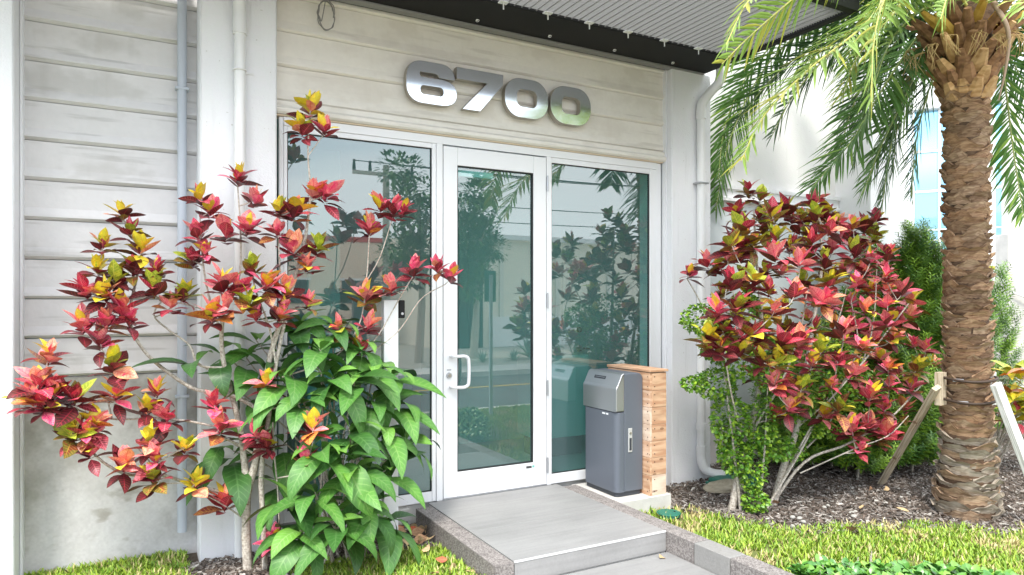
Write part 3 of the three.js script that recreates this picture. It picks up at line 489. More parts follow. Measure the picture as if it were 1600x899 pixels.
// ------------------------------------------------------------------ tall croton by the wide pillar
{
  const r = rng(1201), b0 = atZ(395, 905, 0.40); b0.y = 0;
  const T = thing('croton_shrub', 'tall sparse croton with bare branches and pink and yellow tufts before the wide pillar', 'shrub', [b0.x, 0, b0.z]);
  const N = limbs(T, [
    [[[388, 912, .38], [384, 820, .38], [386, 770, .39], [399, 722, .40], [404, 680, .40], [409, 630, .41], [424, 550, .44], [442, 490, .47], [462, 430, .48], [476, 375, .46], [486, 300, .42]], .030, .0075],
    [[[486, 300, .42], [481, 240, .40], [485, 165, .38]], .0058, .004], [[[480, 245, .40], [497, 222, .42], [514, 200, .44]], .004, .003],
    [[[386, 765, .39], [381, 720, .38], [377, 680, .36], [360, 610, .34], [348, 560, .34], [346, 515, .35], [352, 470, .36]], .021, .011],
    [[[414, 912, .43], [412, 830, .43], [408, 760, .44], [410, 715, .44], [420, 650, .46], [431, 570, .48], [445, 500, .44]], .019, .010],
    [[[434, 912, .46], [436, 830, .47], [434, 770, .48], [428, 705, .48], [426, 660, .50]], .0065, .004],
    [[[386, 800, .39], [372, 788, .38], [342, 769, .36], [300, 758, .34], [250, 742, .33], [200, 742, .34], [160, 722, .36], [130, 690, .37], [100, 658, .38], [82, 628, .38]], .012, .0055],
    [[[387, 815, .39], [350, 790, .42], [310, 768, .44], [285, 755, .45]], .005, .0035],
    [[[404, 640, .40], [372, 622, .38], [330, 612, .33], [304, 608, .30], [262, 582, .27], [228, 552, .26], [208, 520, .26], [203, 485, .27], [212, 440, .28], [222, 395, .29]], .0135, .006],
    [[[401, 712, .40], [362, 690, .42], [318, 680, .44], [282, 702, .46], [250, 722, .47], [228, 742, .47]], .007, .004],
    [[[396, 690, .39], [340, 668, .36], [252, 654, .33], [175, 655, .32], [132, 645, .33], [98, 628, .34], [70, 615, .36]], .0075, .004],
    [[[352, 575, .34], [310, 570, .30], [296, 540, .28], [262, 515, .26], [240, 492, .25], [262, 460, .26]], .008, .004],
    [[[346, 520, .35], [330, 478, .38], [318, 420, .40], [312, 340, .38]], .007, .004], [[[350, 490, .36], [372, 440, .42], [376, 380, .42], [371, 290, .40]], .007, .0038],
    [[[352, 500, .36], [300, 478, .34], [250, 470, .32]], .005, .004], [[[431, 570, .48], [420, 510, .52], [398, 450, .54], [392, 390, .52]], .007, .004],
    [[[445, 500, .44], [440, 450, .50], [436, 400, .52], [434, 350, .50]], .006, .004],
    [[[420, 640, .46], [500, 618, .44], [548, 570, .42], [590, 525, .40], [622, 470, .40], [640, 440, .40]], .007, .0038], [[[548, 570, .42], [620, 520, .40], [660, 465, .38], [695, 445, .37]], .0045, .0035],
    [[[440, 590, .48], [520, 560, .44], [560, 510, .40], [572, 440, .38], [577, 365, .38]], .006, .0035], [[[572, 440, .38], [592, 405, .40], [614, 338, .41]], .004, .003],
    [[[203, 500, .27], [185, 480, .28], [160, 440, .30]], .005, .0035], [[[175, 655, .32], [168, 620, .33], [172, 580, .34]], .0045, .0035], [[[250, 742, .33], [232, 720, .36], [215, 700, .38]], .004, .003],
  ], 0.4, r, M.bark);
  const tips = [[485, 158, 'Y', .38], [508, 190, 'S', .44], [470, 190, 'Y', .40], [490, 290, 'S', .42], [512, 292, 'P', .45], [373, 267, 'R', .40], [312, 298, 'R', .38], [330, 318, 'R', .42], [350, 352, 'S', .46], [308, 355, 'P', .42], [298, 395, 'D', .40], [320, 385, 'P', .48],
    [400, 302, 'P', .44], [437, 318, 'Y', .48], [462, 318, 'P', .50], [388, 345, 'P', .48], [432, 350, 'P', .52], [458, 378, 'P', .52], [498, 375, 'G', .50], [480, 405, 'S', .52], [395, 408, 'G', .55], [345, 432, 'P', .52], [372, 440, 'P', .56], [418, 432, 'P', .60], [447, 444, 'S', .56], [388, 462, 'G', .62], [355, 470, 'P', .58], [330, 482, 'S', .54], [398, 482, 'R', .60], [440, 480, 'S', .58], [483, 462, 'O', .50],
    [190, 322, 'Y', .30], [203, 350, 'D', .32], [160, 372, 'Y', .32], [218, 378, 'Y', .34], [150, 408, 'Y', .34], [205, 408, 'D', .36], [245, 412, 'R', .34], [130, 440, 'R', .36], [163, 448, 'Y', .38], [182, 425, 'D', .34], [268, 468, 'S', .36], [287, 448, 'G', .36], [126, 497, 'S', .38], [165, 492, 'P', .38], [202, 492, 'P', .36], [240, 440, 'D', .38], [190, 472, 'P', .36], [155, 522, 'P', .36], [176, 560, 'Y', .38],
    [76, 545, 'P', .40], [60, 585, 'S', .44], [86, 602, 'R', .42], [48, 612, 'S', .44], [118, 612, 'D', .42], [66, 625, 'R', .46], [182, 605, 'P', .38], [247, 600, 'S', .36], [230, 628, 'Y', .38], [150, 650, 'S', .40], [258, 642, 'R', .38], [110, 667, 'G', .42], [135, 665, 'P', .44], [140, 695, 'R', .42], [233, 678, 'Y', .48], [242, 705, 'P', .50], [236, 735, 'D', .50], [292, 688, 'Y', .48], [195, 716, 'S', .42], [306, 745, 'Y', .46], [350, 772, 'P', .40],
    [345, 655, 'P', .48], [334, 618, 'R', .44], [415, 588, 'S', .56], [398, 668, 'P', .52], [417, 684, 'R', .54], [490, 655, 'S', .84], [478, 712, 'P', .84], [578, 345, 'S', .38], [616, 318, 'P', .41], [592, 312, 'R', .41], [632, 318, 'R', .40], [648, 412, 'R', .42], [682, 408, 'P', .40], [706, 420, 'P', .39], [610, 440, 'S', .42], [572, 452, 'O', .40], [577, 498, 'S', .42], [560, 532, 'S', .44], [528, 500, 'O', .50], [430, 838, 'R', .50]]
    .map(([x, y, pal, z]) => ({ p: atZ(x, y + 8, z), pal }));
  twigs(T, N, tips, r, M.bark);
  const L = []; for (const t of tips) whorl(L, t.p, t.axis, 0.126 * (0.85 + 0.35 * r()), 15 + Math.floor(r() * 4), t.pal, r);
  addLeaves(T, L, CG, CR);
}

// ------------------------------------------------------------------ broad-leaved green plant at its foot
const BG = [leafGeo({ w: 0.39, rows: 8, fold: 0.22, curl: 0.9, wave: 0.008 }), leafGeo({ w: 0.42, rows: 8, fold: 0.14, curl: 1.25, wave: 0.01 }), leafGeo({ w: 0.36, rows: 8, fold: 0.30, curl: 0.55, twist: 0.35 }), leafGeo({ w: 0.40, rows: 8, fold: 0.18, curl: 1.0, twist: -0.4, wave: 0.012 })];
const GREEN = {
  a: leafMat(leafTex([0.060, 0.180, 0.026], [0.12, 0.24, 0.065], [0.036, 0.115, 0.02], 0.5, 601, [0.055, 0.165, 0.02], 11), { roughness: 0.5 }),
  b: leafMat(leafTex([0.085, 0.235, 0.03], [0.16, 0.30, 0.075], [0.055, 0.165, 0.025], 0.5, 611, [0.065, 0.18, 0.028], 11), { roughness: 0.52 }),
  c: leafMat(leafTex([0.034, 0.11, 0.02], [0.08, 0.18, 0.05], [0.035, 0.10, 0.02], 0.5, 621, [0.04, 0.12, 0.02], 11), { roughness: 0.36 }),
  d: leafMat(leafTex([0.13, 0.30, 0.045], [0.22, 0.39, 0.11], [0.10, 0.25, 0.03], 0.5, 631, [0.12, 0.27, 0.03], 11), { roughness: 0.45 }),
  y: leafMat(leafTex([0.62, 0.52, 0.05], [0.5, 0.5, 0.10], [0.40, 0.40, 0.05], 0.6, 641, [0.6, 0.42, 0.05], 11)),
};
{
  const r = rng(1401), b0 = V(1.12, 0, 0.42);
  const T = thing('broadleaf_shrub', 'dense green shrub with large drooping pointed leaves below the left window', 'shrub', [b0.x, 0, b0.z]);
  const tips = [[345, 548, .26], [308, 566, .24], [400, 532, .28], [470, 505, .30], [520, 510, .40], [440, 555, .44], [565, 540, .42], [610, 585, .46], [582, 625, .56], [520, 590, .62], [470, 622, .64], [452, 585, .50], [598, 668, .60], [545, 668, .74], [502, 700, .82], [602, 735, .66], [552, 738, .86], [492, 770, .88], [572, 790, .78], [524, 818, .90], [470, 830, .84], [442, 690, .56], [434, 745, .60], [618, 630, .46], [634, 690, .46], [364, 705, .28], [345, 680, .28], [500, 545, .54], [555, 590, .62], [420, 610, .40], [600, 810, .62], [585, 575, .50], [455, 780, .62], [540, 705, .84], [385, 560, .34]];
  const L = [];
  for (const [x, y, z] of tips) {
    const tip = atZ(x, y, x < 445 ? Math.min(z, 0.24) : z), base = b0.clone().add(V((r() - 0.5) * 0.3, 0.01, (r() - 0.5) * 0.3));
    const kink = base.clone().lerp(tip, 0.45); kink.y += 0.12 * tip.y; kink.x = lerp(base.x, tip.x, 0.35);
    part('stem', T, tube([base, kink, tip], 0.008, 0.004, 10, 6, 0.1, r), M.bark);
    const back = x < 445, n = back ? 4 : 7 + Math.floor(r() * 3); let ph = r() * 6.28;
    for (let i = 0; i < n; i++) {
      ph += 2.39996 + (r() - 0.5) * 0.6; const k = i / (n - 1), el = lerp(0.85, 0.05, k) + (r() - 0.5) * 0.3;
      const dir = V(Math.cos(ph) * Math.cos(el), Math.sin(el), Math.sin(ph) * Math.cos(el)).add(V(back ? -0.15 : -0.04, 0, back ? 0.0 : 0.32)); const S = lerp(0.20, 0.35, Math.min(1, k * 1.5)) * (0.85 + 0.35 * r()), p = tip.clone(); p.y -= 0.07 * k;
      if (p.z + dir.z * S < 0.12 && dir.z < 0) dir.z *= -0.6;
      const u = r(); L.push({ p, q: aim(dir, (r() - 0.5) * 0.9), s: S, w: 0.74 + 0.30 * r(), g: Math.floor(r() * BG.length), m: k < 0.2 ? 'd' : u < 0.4 ? 'a' : u < 0.75 ? 'b' : u < 0.997 ? 'c' : 'y', rank: S });
    }
  }
  addLeaves(T, L, BG, GREEN);
}

// ------------------------------------------------------------------ dense croton by the bin
{
  const r = rng(1601), b0 = V(4.24, 0, 0.93);
  const T = thing('croton_shrub', 'dense rounded croton with pink, dark red and lime leaves between the bin and the palm', 'shrub', [b0.x, 0, b0.z]);
  const N = limbs(T, [
    [[[1143, 800, .90], [1163, 700, .92], [1184, 625, .94], [1190, 510, .94], [1182, 400, .90], [1178, 330, .88]], .031, .007],
    [[[1206, 800, .98], [1222, 738, 1.0], [1246, 668, 1.04], [1256, 600, 1.06], [1272, 500, 1.08], [1284, 420, 1.08], [1282, 345, 1.04]], .029, .007],
    [[[1198, 800, .97], [1258, 722, 1.08], [1325, 694, 1.14], [1395, 650, 1.18], [1440, 602, 1.20]], .013, .006],
    [[[1146, 798, .90], [1150, 690, .86], [1130, 570, .82], [1098, 480, .78], [1074, 436, .76]], .012, .0045],
    [[[1218, 760, 1.0], [1282, 645, 1.14], [1350, 565, 1.20], [1420, 475, 1.22]], .009, .005],
    [[[1222, 738, 1.0], [1300, 655, 1.0], [1360, 530, 1.0], [1372, 380, .98]], .009, .004],
    [[[1172, 680, .93], [1220, 600, 1.16], [1250, 520, 1.28], [1262, 450, 1.32]], .010, .005], [[[1165, 700, .92], [1140, 600, 1.0], [1130, 500, 1.04], [1140, 420, 1.0]], .008, .004],
    [[[1246, 668, 1.04], [1310, 610, 1.26], [1340, 540, 1.34], [1330, 470, 1.36]], .008, .004], [[[1256, 600, 1.06], [1310, 500, .86], [1330, 420, .82]], .008, .004],
    [[[1250, 740, 1.04], [1340, 700, 1.22], [1390, 680, 1.26], [1420, 650, 1.28]], .006, .004],
  ], 1.0, r, M.bark);
  const pts = [[1168, 290, 'D', .88], [1190, 300, 'G', .90], [1150, 322, 'D', .86], [1188, 330, 'D', .94], [1200, 345, 'G', .92], [1136, 392, 'O', .98], [1160, 380, 'D', .9], [1078, 418, 'R', .76], [1104, 402, 'R', .80], [1122, 410, 'D', .86], [1272, 306, 'P', 1.04], [1292, 326, 'D', 1.0], [1252, 334, 'D', 1.06], [1228, 318, 'D', 1.0], [1312, 340, 'O', 1.02], [1352, 345, 'D', .98], [1372, 332, 'P', .98], [1365, 362, 'G', 1.0], [1180, 372, 'G', .98], [1228, 590, 'P', 1.16], [1243, 618, 'O', 1.16], [1216, 642, 'D', 1.14], [1347, 695, 'P', 1.24], [1332, 662, 'P', 1.22], [1292, 640, 'O', 1.2], [1385, 665, 'P', 1.24]];
  const inside = (x, y) => { const poly = [[1135, 345], [1210, 320], [1320, 330], [1385, 370], [1405, 440], [1445, 480], [1458, 560], [1450, 610], [1405, 640], [1385, 690], [1345, 700], [1330, 650], [1270, 620], [1235, 640], [1190, 590], [1140, 570], [1090, 520], [1100, 480], [1130, 440]]; let k = false; for (let i = 0, j = poly.length - 1; i < poly.length; j = i++) { const [a, b] = poly[i], [c, d] = poly[j]; if ((b > y) !== (d > y) && x < (c - a) * (y - b) / (d - b) + a) k = !k; } return k; };
  for (let tries = 0; tries < 4000 && pts.length < 150; tries++) {
    const x = 1080 + r() * 385, y = 320 + r() * 390; if (!inside(x, y)) continue; const layer = pts.length % 2; if (pts.some(p => Math.hypot(p[0] - x, p[1] - y) < (layer === p[4] ? 27 : 13))) continue;
    const e = clamp01(1 - Math.pow((x - 1270) / 200, 2) - Math.pow((y - 490) / 200, 2)), z = layer ? 1.02 + 0.42 * Math.sqrt(e) + 0.06 * r() : 0.95 - 0.25 * e * r(); const warm = clamp01((x - 1130) / 300 + (y - 330) / 380 - 0.35 + (r() - 0.5) * 0.7);
    const u = r(); pts.push([x, y, warm < 0.28 ? (u < 0.55 ? 'D' : u < 0.8 ? 'G' : 'R') : warm < 0.55 ? (u < 0.25 ? 'D' : u < 0.5 ? 'O' : u < 0.75 ? 'P' : 'G') : (u < 0.45 ? 'P' : u < 0.85 ? 'O' : u < 0.93 ? 'G' : 'S'), z, layer]);
  }
  const tips = pts.map(([x, y, pal, z]) => ({ p: atZ(x, y + 6, z), pal })); twigs(T, N, tips, r, M.bark);
  const L = []; for (const t of tips) whorl(L, t.p, t.axis, 0.142 * (0.8 + 0.4 * r()), 15 + Math.floor(r() * 4), t.pal, r);
  addLeaves(T, L, CG, CR);
}

// ------------------------------------------------------------------ palm
{
  const r = rng(2001), BX = 5.53, BZ = 1.80, crownY = 3.18;
  const T = thing('palm_tree', 'thick-trunked palm with scaly bark and drooping feather fronds, propped by stakes', 'palm tree', [BX, 0, BZ]);
  const rad = y => y < 0.35 ? lerp(0.222, 0.186, y / 0.35) : y < 1.0 ? lerp(0.186, 0.152, (y - 0.35) / 0.65) : lerp(0.152, 0.140, (y - 1.0) / 2.2);
  const lean = y => V(BX + 0.012 * Math.sin(y * 1.3), y, BZ);
  const barkA = (a, b, d, seed) => std({ roughness: 0.95, bumpMap: grain, bumpScale: 0.004, map: tex(256, 128, (u, v) => { const f = fbm(u, v, 8, 22, 4, seed), k = fbm(u, v, 4, 3, 3, seed + 5); let c = mixc(a, b, smooth(0.25, 0.75, f)); return mixc(c, d, smooth(0.6, 0.85, k) * 0.5); }) });
  const plates = [barkA([0.32, 0.185, 0.10], [0.54, 0.355, 0.215], [0.18, 0.105, 0.06], 701), barkA([0.34, 0.215, 0.13], [0.57, 0.41, 0.275], [0.22, 0.14, 0.09], 711), barkA([0.21, 0.125, 0.07], [0.38, 0.255, 0.16], [0.14, 0.07, 0.035], 721)], grey = barkA([0.34, 0.28, 0.21], [0.56, 0.49, 0.40], [0.25, 0.20, 0.15], 731);
  const core = barkA([0.07, 0.04, 0.022], [0.14, 0.085, 0.05], [0.05, 0.028, 0.015], 741);
  { const P = [], I = [], U = [], n = 40, m = 24; for (let i = 0; i <= n; i++) { const y = -0.05 + i / n * 3.3, R = rad(Math.max(y, 0)) - 0.016; for (let j = 0; j <= m; j++) { const a = j / m * 6.28318, c = lean(y); P.push(c.x + R * Math.cos(a), y, c.z + R * Math.sin(a)); U.push(j / m * 4, y * 4); if (i < n && j < m) { const k = i * (m + 1) + j; I.push(k, k + m + 1, k + 1, k + 1, k + m + 1, k + m + 2); } } }
    const g = new THREE.BufferGeometry(); g.setAttribute('position', new THREE.Float32BufferAttribute(P, 3)); g.setAttribute('uv', new THREE.Float32BufferAttribute(U, 2)); g.setIndex(I); g.computeVertexNormals(); part('trunk', T, g, core); }
  // leaf-base scales in uneven rings
  const rows = 59, per = 5; let made = 0;
  for (let k = 0; k < rows; k++) {
    const y0 = 0.0 + k * 0.0542;
    for (let j = 0; j < per; j++) {
      const mid = (j + (k % 2) * 0.5 + (r() - 0.5) * 0.34) / per * 6.28318, wid = 6.28318 / per * (1.12 + 0.22 * r()), h = 0.064 + 0.022 * r(), yb = y0 + (r() - 0.5) * 0.022, lip = 0.014 + 0.026 * r(), n = 7, P = [], U = [], I = [], ph = r() * 6;
      for (let q = 0; q <= n; q++) {
        const s = q / n * 2 - 1, a = mid + s * wid / 2, end = Math.pow(Math.abs(s), 2.2), wob = 0.012 * Math.sin(s * 4 + ph) + 0.008 * Math.sin(s * 9 + ph * 2) + 0.014 * (r() - 0.5);
        const prof = [[yb, -0.020], [yb + h * 0.5, -0.006 + 0.006 * r()], [yb + h * (1 - 0.50 * end) + wob, lip * (1 - 0.75 * end)], [yb + h * (0.88 - 0.50 * end) + wob, lip * (1 - 0.75 * end) - 0.034]];
        prof.forEach(([y, d], i) => { const R = rad(Math.max(0, y)) + d, c = lean(y); P.push(c.x + R * Math.cos(a), y, c.z + R * Math.sin(a)); U.push(a * 0.6 + k * 0.37, i / 3 + j * 0.3); });
        if (q < n) for (let i = 0; i < 3; i++) { const b = q * 4 + i; I.push(b, b + 1, b + 4, b + 1, b + 5, b + 4); }
      }
      const g = new THREE.BufferGeometry(); g.setAttribute('position', new THREE.Float32BufferAttribute(P, 3)); g.setAttribute('uv', new THREE.Float32BufferAttribute(U, 2)); g.setIndex(I); const f = g.toNonIndexed(); f.computeVertexNormals();
      part('bark_scale', T, f, k < 11 ? (r() < 0.7 ? grey : plates[1]) : plates[Math.floor(r() * (k > 46 ? 3 : 2.4))]); made++;
    }
  }
  // cut frond stubs flaring under the crown
  const stubA = barkA([0.42, 0.235, 0.095], [0.62, 0.40, 0.20], [0.24, 0.12, 0.05], 751), stubB = barkA([0.20, 0.10, 0.05], [0.36, 0.20, 0.10], [0.12, 0.06, 0.03], 761), stubC = barkA([0.58, 0.34, 0.06], [0.70, 0.46, 0.10], [0.40, 0.20, 0.05], 771);
  for (let k = 0; k < 7; k++) for (let j = 0; j < 11; j++) {
    const a = (j + (k % 2) * 0.5 + (r() - 0.5) * 0.3) / 11 * 6.28318, y = 3.14 + k * 0.088 + (r() - 0.5) * 0.03, out = lerp(0.165, 0.245, k / 6), len = lerp(0.13, 0.26, k / 6) * (0.75 + 0.5 * r()), tilt = lerp(1.02, 0.55, k / 6) + (r() - 0.5) * 0.25, w = lerp(0.056, 0.042, k / 6) * (0.8 + 0.4 * r());
    const er = V(Math.cos(a), 0, Math.sin(a)), et = V(-Math.sin(a), 0, Math.cos(a)), d = er.clone().multiplyScalar(Math.cos(tilt)).addScaledVector(YUP, Math.sin(tilt)), nn = new THREE.Vector3().crossVectors(et, d), o = V(BX, y, BZ).addScaledVector(er, out - 0.05);
    const P = [], U = [], I = []; const sec = [[0, 1.15, 0.030], [0.4, 1.0, 0.030], [0.8, 0.72, 0.024], [1, 0.55, 0.018]];
    sec.forEach(([t, ww, th], i) => { for (const [sx, sy] of [[-1, 0], [-0.5, 1], [0.5, 1], [1, 0], [0, -0.6]]) { const p = o.clone().addScaledVector(d, t * len).addScaledVector(et, sx * w * ww).addScaledVector(nn, -sy * th); P.push(p.x, p.y, p.z); U.push(sx * 0.12 + j * 0.17, t * 0.35 + k * 0.2); } if (i) for (let q = 0; q < 5; q++) { const b = (i - 1) * 5, q1 = (q + 1) % 5; I.push(b + q, b + q1, b + 5 + q, b + q1, b + 5 + q1, b + 5 + q); } });
    I.push(15, 16, 17, 15, 17, 18, 15, 18, 19); const g = new THREE.BufferGeometry(); g.setAttribute('position', new THREE.Float32BufferAttribute(P, 3)); g.setAttribute('uv', new THREE.Float32BufferAttribute(U, 2)); g.setIndex(I); const f = g.toNonIndexed(); f.computeVertexNormals();
    part('frond_stub', T, f, k < 3 ? (r() < 0.65 ? stubA : stubB) : k < 5 ? (r() < 0.35 ? stubA : stubB) : (r() < 0.3 ? stubC : stubB));
  }
  part('crown_core', T, new THREE.CylinderGeometry(0.18, 0.14, 0.75, 18).translate(BX, 3.50, BZ), core);
  { const hang = V(BX - 0.14, 3.75, BZ + 0.26); part('dry_sheath', T, tube([hang, V(BX - 0.155, 3.50, BZ + 0.36), V(BX - 0.13, 3.25, BZ + 0.33), V(BX - 0.10, 3.05, BZ + 0.27)], 0.020, 0.004, 14, 6), std({ color: rgb(0.38, 0.27, 0.20), roughness: 0.9 })); }
  const strands = []; for (let k = 0; k < 10; k++) { const a = 1.2 + k * 0.42, b = V(BX + 0.30 * Math.cos(a), 3.50 + 0.12 * r(), BZ + 0.30 * Math.sin(a)); for (let q = 0; q < 9; q++) strands.push(tube([b, b.clone().add(V((r() - 0.5) * 0.10 + 0.07 * Math.cos(a), -0.03, (r() - 0.5) * 0.10 + 0.07 * Math.sin(a))), b.clone().add(V((r() - 0.5) * 0.16 + 0.08 * Math.cos(a), -0.12 - 0.07 * r(), (r() - 0.5) * 0.16 + 0.08 * Math.sin(a)))], 0.0025, 0.0015, 5, 4)); }
  part('fibre', T, plain(strands), std({ color: rgb(0.48, 0.34, 0.15), roughness: 0.9 })).userData.kind = 'stuff';

  // fronds
  const fm = (c, o = {}) => new THREE.MeshPhysicalMaterial({ color: rgb(...c), roughness: 0.97, transmission: 0.3, thickness: 0, side: THREE.DoubleSide, ...o });
  const FM = { d: fm([0.045, 0.125, 0.028]), m: fm([0.085, 0.20, 0.032]), l: fm([0.25, 0.40, 0.06]), y: fm([0.44, 0.44, 0.05]) }, RM = { d: std({ color: rgb(0.30, 0.36, 0.10), roughness: 0.5 }), l: std({ color: rgb(0.55, 0.52, 0.14), roughness: 0.5 }), y: std({ color: rgb(0.62, 0.46, 0.12), roughness: 0.5 }) };
  function frond(pts, tone, count, lmax, upv = V(0, 1, 0), thick = 0.013, spread = 1) {
    const c = new THREE.CatmullRomCurve3(pts, false, 'centripetal'), G = [], G2 = [];
    const fr = part('frond', T, tube(pts, thick, 0.003, 26, 6), RM[tone === 'd' || tone === 'm' ? 'd' : tone]);
    count = Math.round(count * 1.55); for (let i = 0; i < count; i++) for (const side of [-1, 1]) {
      const t = 0.14 + 0.86 * (i + 0.5 * r()) / count, p = c.getPointAt(Math.min(1, t)), tn = c.getTangentAt(Math.min(1, t)); let sd = new THREE.Vector3().crossVectors(tn, upv).normalize(), up = new THREE.Vector3().crossVectors(sd, tn);
      const fw = lerp(0.55, 1.25, t), dir = tn.clone().multiplyScalar(fw).addScaledVector(sd, side * spread * (0.75 + 0.5 * r())).addScaledVector(up, 0.22 + 0.95 * (r() - 0.5)).normalize(), L = lmax * Math.pow(Math.sin(Math.PI * lerp(0.2, 0.93, t)), 0.7) * (0.9 + 0.5 * r()), W = 0.0108 * (0.8 + 0.5 * r());
      const wv = new THREE.Vector3().crossVectors(dir, up).normalize(), P = []; const rows = [[0, 0.35, 0], [0.3, 1, -0.008], [0.7, 0.8, -0.06], [1, 0.03, -0.16]].map(([s, w, dr]) => { const q = p.clone().addScaledVector(dir, s * L); q.y += dr * L; return [q.clone().addScaledVector(wv, -w * W), q.clone().addScaledVector(up, -0.35 * w * W), q.clone().addScaledVector(wv, w * W)]; });
      for (let k = 0; k < 3; k++) for (let q = 0; q < 2; q++) { const a = rows[k][q], b = rows[k][q + 1], e = rows[k + 1][q], f = rows[k + 1][q + 1]; for (const v of [a, b, e, b, f, e]) P.push(v.x, v.y, v.z); }
      const g = new THREE.BufferGeometry(); g.setAttribute('position', new THREE.Float32BufferAttribute(P, 3)); g.computeVertexNormals(); (r() < (tone === 'l' || tone === 'y' ? 0.22 : 0.08) ? G2 : G).push(g);
    }
    part('leaflets', fr, mergeGeometries([mergeGeometries(G), mergeGeometries(G2.length ? G2 : [G[0]])], true), [FM[tone === 'y' ? 'l' : tone], FM[tone === 'd' ? 'm' : tone === 'm' ? 'l' : 'y']]).userData.kind = 'stuff';
  }
  const at = (l) => l.map(([x, y, t]) => atDepth(x, y, t)), c0 = () => V(BX + (r() - 0.5) * 0.2, 3.72 + 0.2 * r(), BZ + (r() - 0.5) * 0.2);
  const F = (l, ...o) => frond([c0(), ...at(l)], ...o);
  F([[1440, -60, 4.9], [1350, 40, 4.7], [1265, 108, 4.55], [1195, 180, 4.45], [1158, 252, 4.4]], 'l', 50, 0.34, V(0, 1, 0), 0.014);
  F([[1460, -80, 4.6], [1395, -30, 4.1], [1366, 60, 3.9], [1362, 160, 3.85]], 'l', 42, 0.30, V(-0.4, 0.4, -1));
  F([[1400, -160, 4.6], [1270, -90, 4.2], [1170, 0, 4.0], [1135, 70, 3.95]], 'l', 42, 0.26, V(0.2, 1, 0));
  F([[1450, 40, 5.5], [1385, 130, 5.5], [1335, 215, 5.5], [1270, 292, 5.5]], 'm', 50, 0.36, V(0, 1, 0.2));
  F([[1462, 60, 5.8], [1415, 140, 5.9], [1392, 230, 5.95], [1378, 325, 6.0]], 'd', 50, 0.36, V(-0.5, 0.4, -1));
  F([[1475, 80, 5.9], [1452, 140, 6.1], [1432, 220, 6.2], [1424, 308, 6.2]], 'd', 46, 0.33, V(-0.4, 0.4, -1));
  F([[1450, 20, 5.9], [1380, 90, 6.1], [1340, 150, 6.2], [1310, 240, 6.2]], 'd', 46, 0.36, V(-0.2, 0.6, -1));
  F([[1560, 70, 5.7], [1572, 140, 5.8], [1583, 230, 5.8], [1600, 340, 5.75]], 'm', 46, 0.30, V(0.4, 0.4, -1));
  F([[1600, 40, 5.6], [1650, 120, 5.6], [1690, 240, 5.6]], 'd', 40, 0.32, V(0.2, 1, 0));
  F([[1400, -60, 5.8], [1290, 20, 6.2], [1200, 100, 6.6], [1140, 220, 6.75], [1118, 330, 6.75]], 'm', 56, 0.34, V(0, 0.3, -1));
  F([[1410, -30, 5.9], [1290, 60, 6.4], [1220, 110, 6.5], [1150, 190, 6.55]], 'd', 50, 0.34, V(0, 1, -0.3));
  F([[1420, -130, 4.7], [1310, -60, 4.5], [1225, 10, 4.4], [1168, 60, 4.35], [1128, 100, 4.3]], 'l', 44, 0.27, V(0.2, 0.6, -0.7));
  F([[1470, 60, 6.0], [1440, 110, 6.3], [1405, 190, 6.4], [1395, 270, 6.4]], 'd', 44, 0.36, V(-0.3, 0.5, -1));
  F([[1450, 30, 6.1], [1400, 80, 6.4], [1350, 170, 6.5], [1335, 260, 6.5]], 'd', 44, 0.36, V(-0.3, 0.7, -0.8));
  F([[1455, 10, 5.2], [1395, 60, 5.1], [1370, 120, 5.1], [1350, 190, 5.1]], 'm', 40, 0.34, V(-0.3, 0.8, -0.5));
  F([[1450, -30, 5.3], [1390, 30, 5.2], [1340, 90, 5.2], [1318, 150, 5.2]], 'l', 40, 0.34, V(0, 1, 0));
  F([[1455, 70, 5.7], [1400, 180, 5.8], [1372, 240, 5.8], [1350, 300, 5.8]], 'm', 44, 0.34, V(-0.3, 0.5, -1));
  F([[1400, -90, 5.6], [1280, 10, 6.1], [1180, 100, 6.6], [1135, 190, 6.7], [1122, 280, 6.7]], 'm', 56, 0.36, V(0, 0.6, -0.8));
  F([[1420, -20, 6.0], [1310, 70, 6.3], [1240, 150, 6.4], [1205, 215, 6.4]], 'd', 44, 0.34, V(0, 1, -0.5));
  F([[1560, 60, 5.9], [1590, 110, 6.0], [1620, 180, 6.0]], 'd', 36, 0.34, V(0.2, 0.4, -1));
  F([[1560, -20, 4.7], [1610, 10, 4.2], [1650, 70, 4.0]], 'l', 36, 0.28);
  F([[1500, -60, 4.9], [1490, -40, 4.4], [1470, 30, 4.1]], 'l', 26, 0.22, V(0, 0.4, -1));
  for (let k = 0; k < 26; k++) { const a = k * 2.39996 + 0.4; if (Math.cos(a) < -0.25) continue; const e = 0.35 + 0.9 * ((k * 0.618) % 1), L = 1.75; const o = c0(); o.y += 0.15; const dx = Math.cos(a), dz = Math.sin(a);
    frond([o, o.clone().add(V(dx * L * 0.33, Math.sin(e) * 0.62, dz * L * 0.33)), o.clone().add(V(dx * L * 0.72, Math.sin(e) * 0.85, dz * L * 0.72)), o.clone().add(V(dx * L, Math.sin(e) * 0.62, dz * L)), o.clone().add(V(dx * L * 1.13, Math.sin(e) * 0.25 - 0.05, dz * L * 1.13))], ['m', 'd', 'm', 'l'][k % 4], 34, 0.33, V(0, 1, 0)); }

  // stakes and straps
  const bar = (name, par, a, b, w, h, mat) => { const d = b.clone().sub(a), L = d.length(), g = new RoundedBoxGeometry(w, L, h, 1, 0.004); boxUV(g, r(), r()); g.applyQuaternion(new THREE.Quaternion().setFromUnitVectors(YUP, d.normalize())); g.translate((a.x + b.x) / 2, (a.y + b.y) / 2, (a.z + b.z) / 2); return part(name, par, g, mat); };
  const s1a = V(5.74, 0.02, 0.98), s1b = atDepth(1464, 606, 5.12);
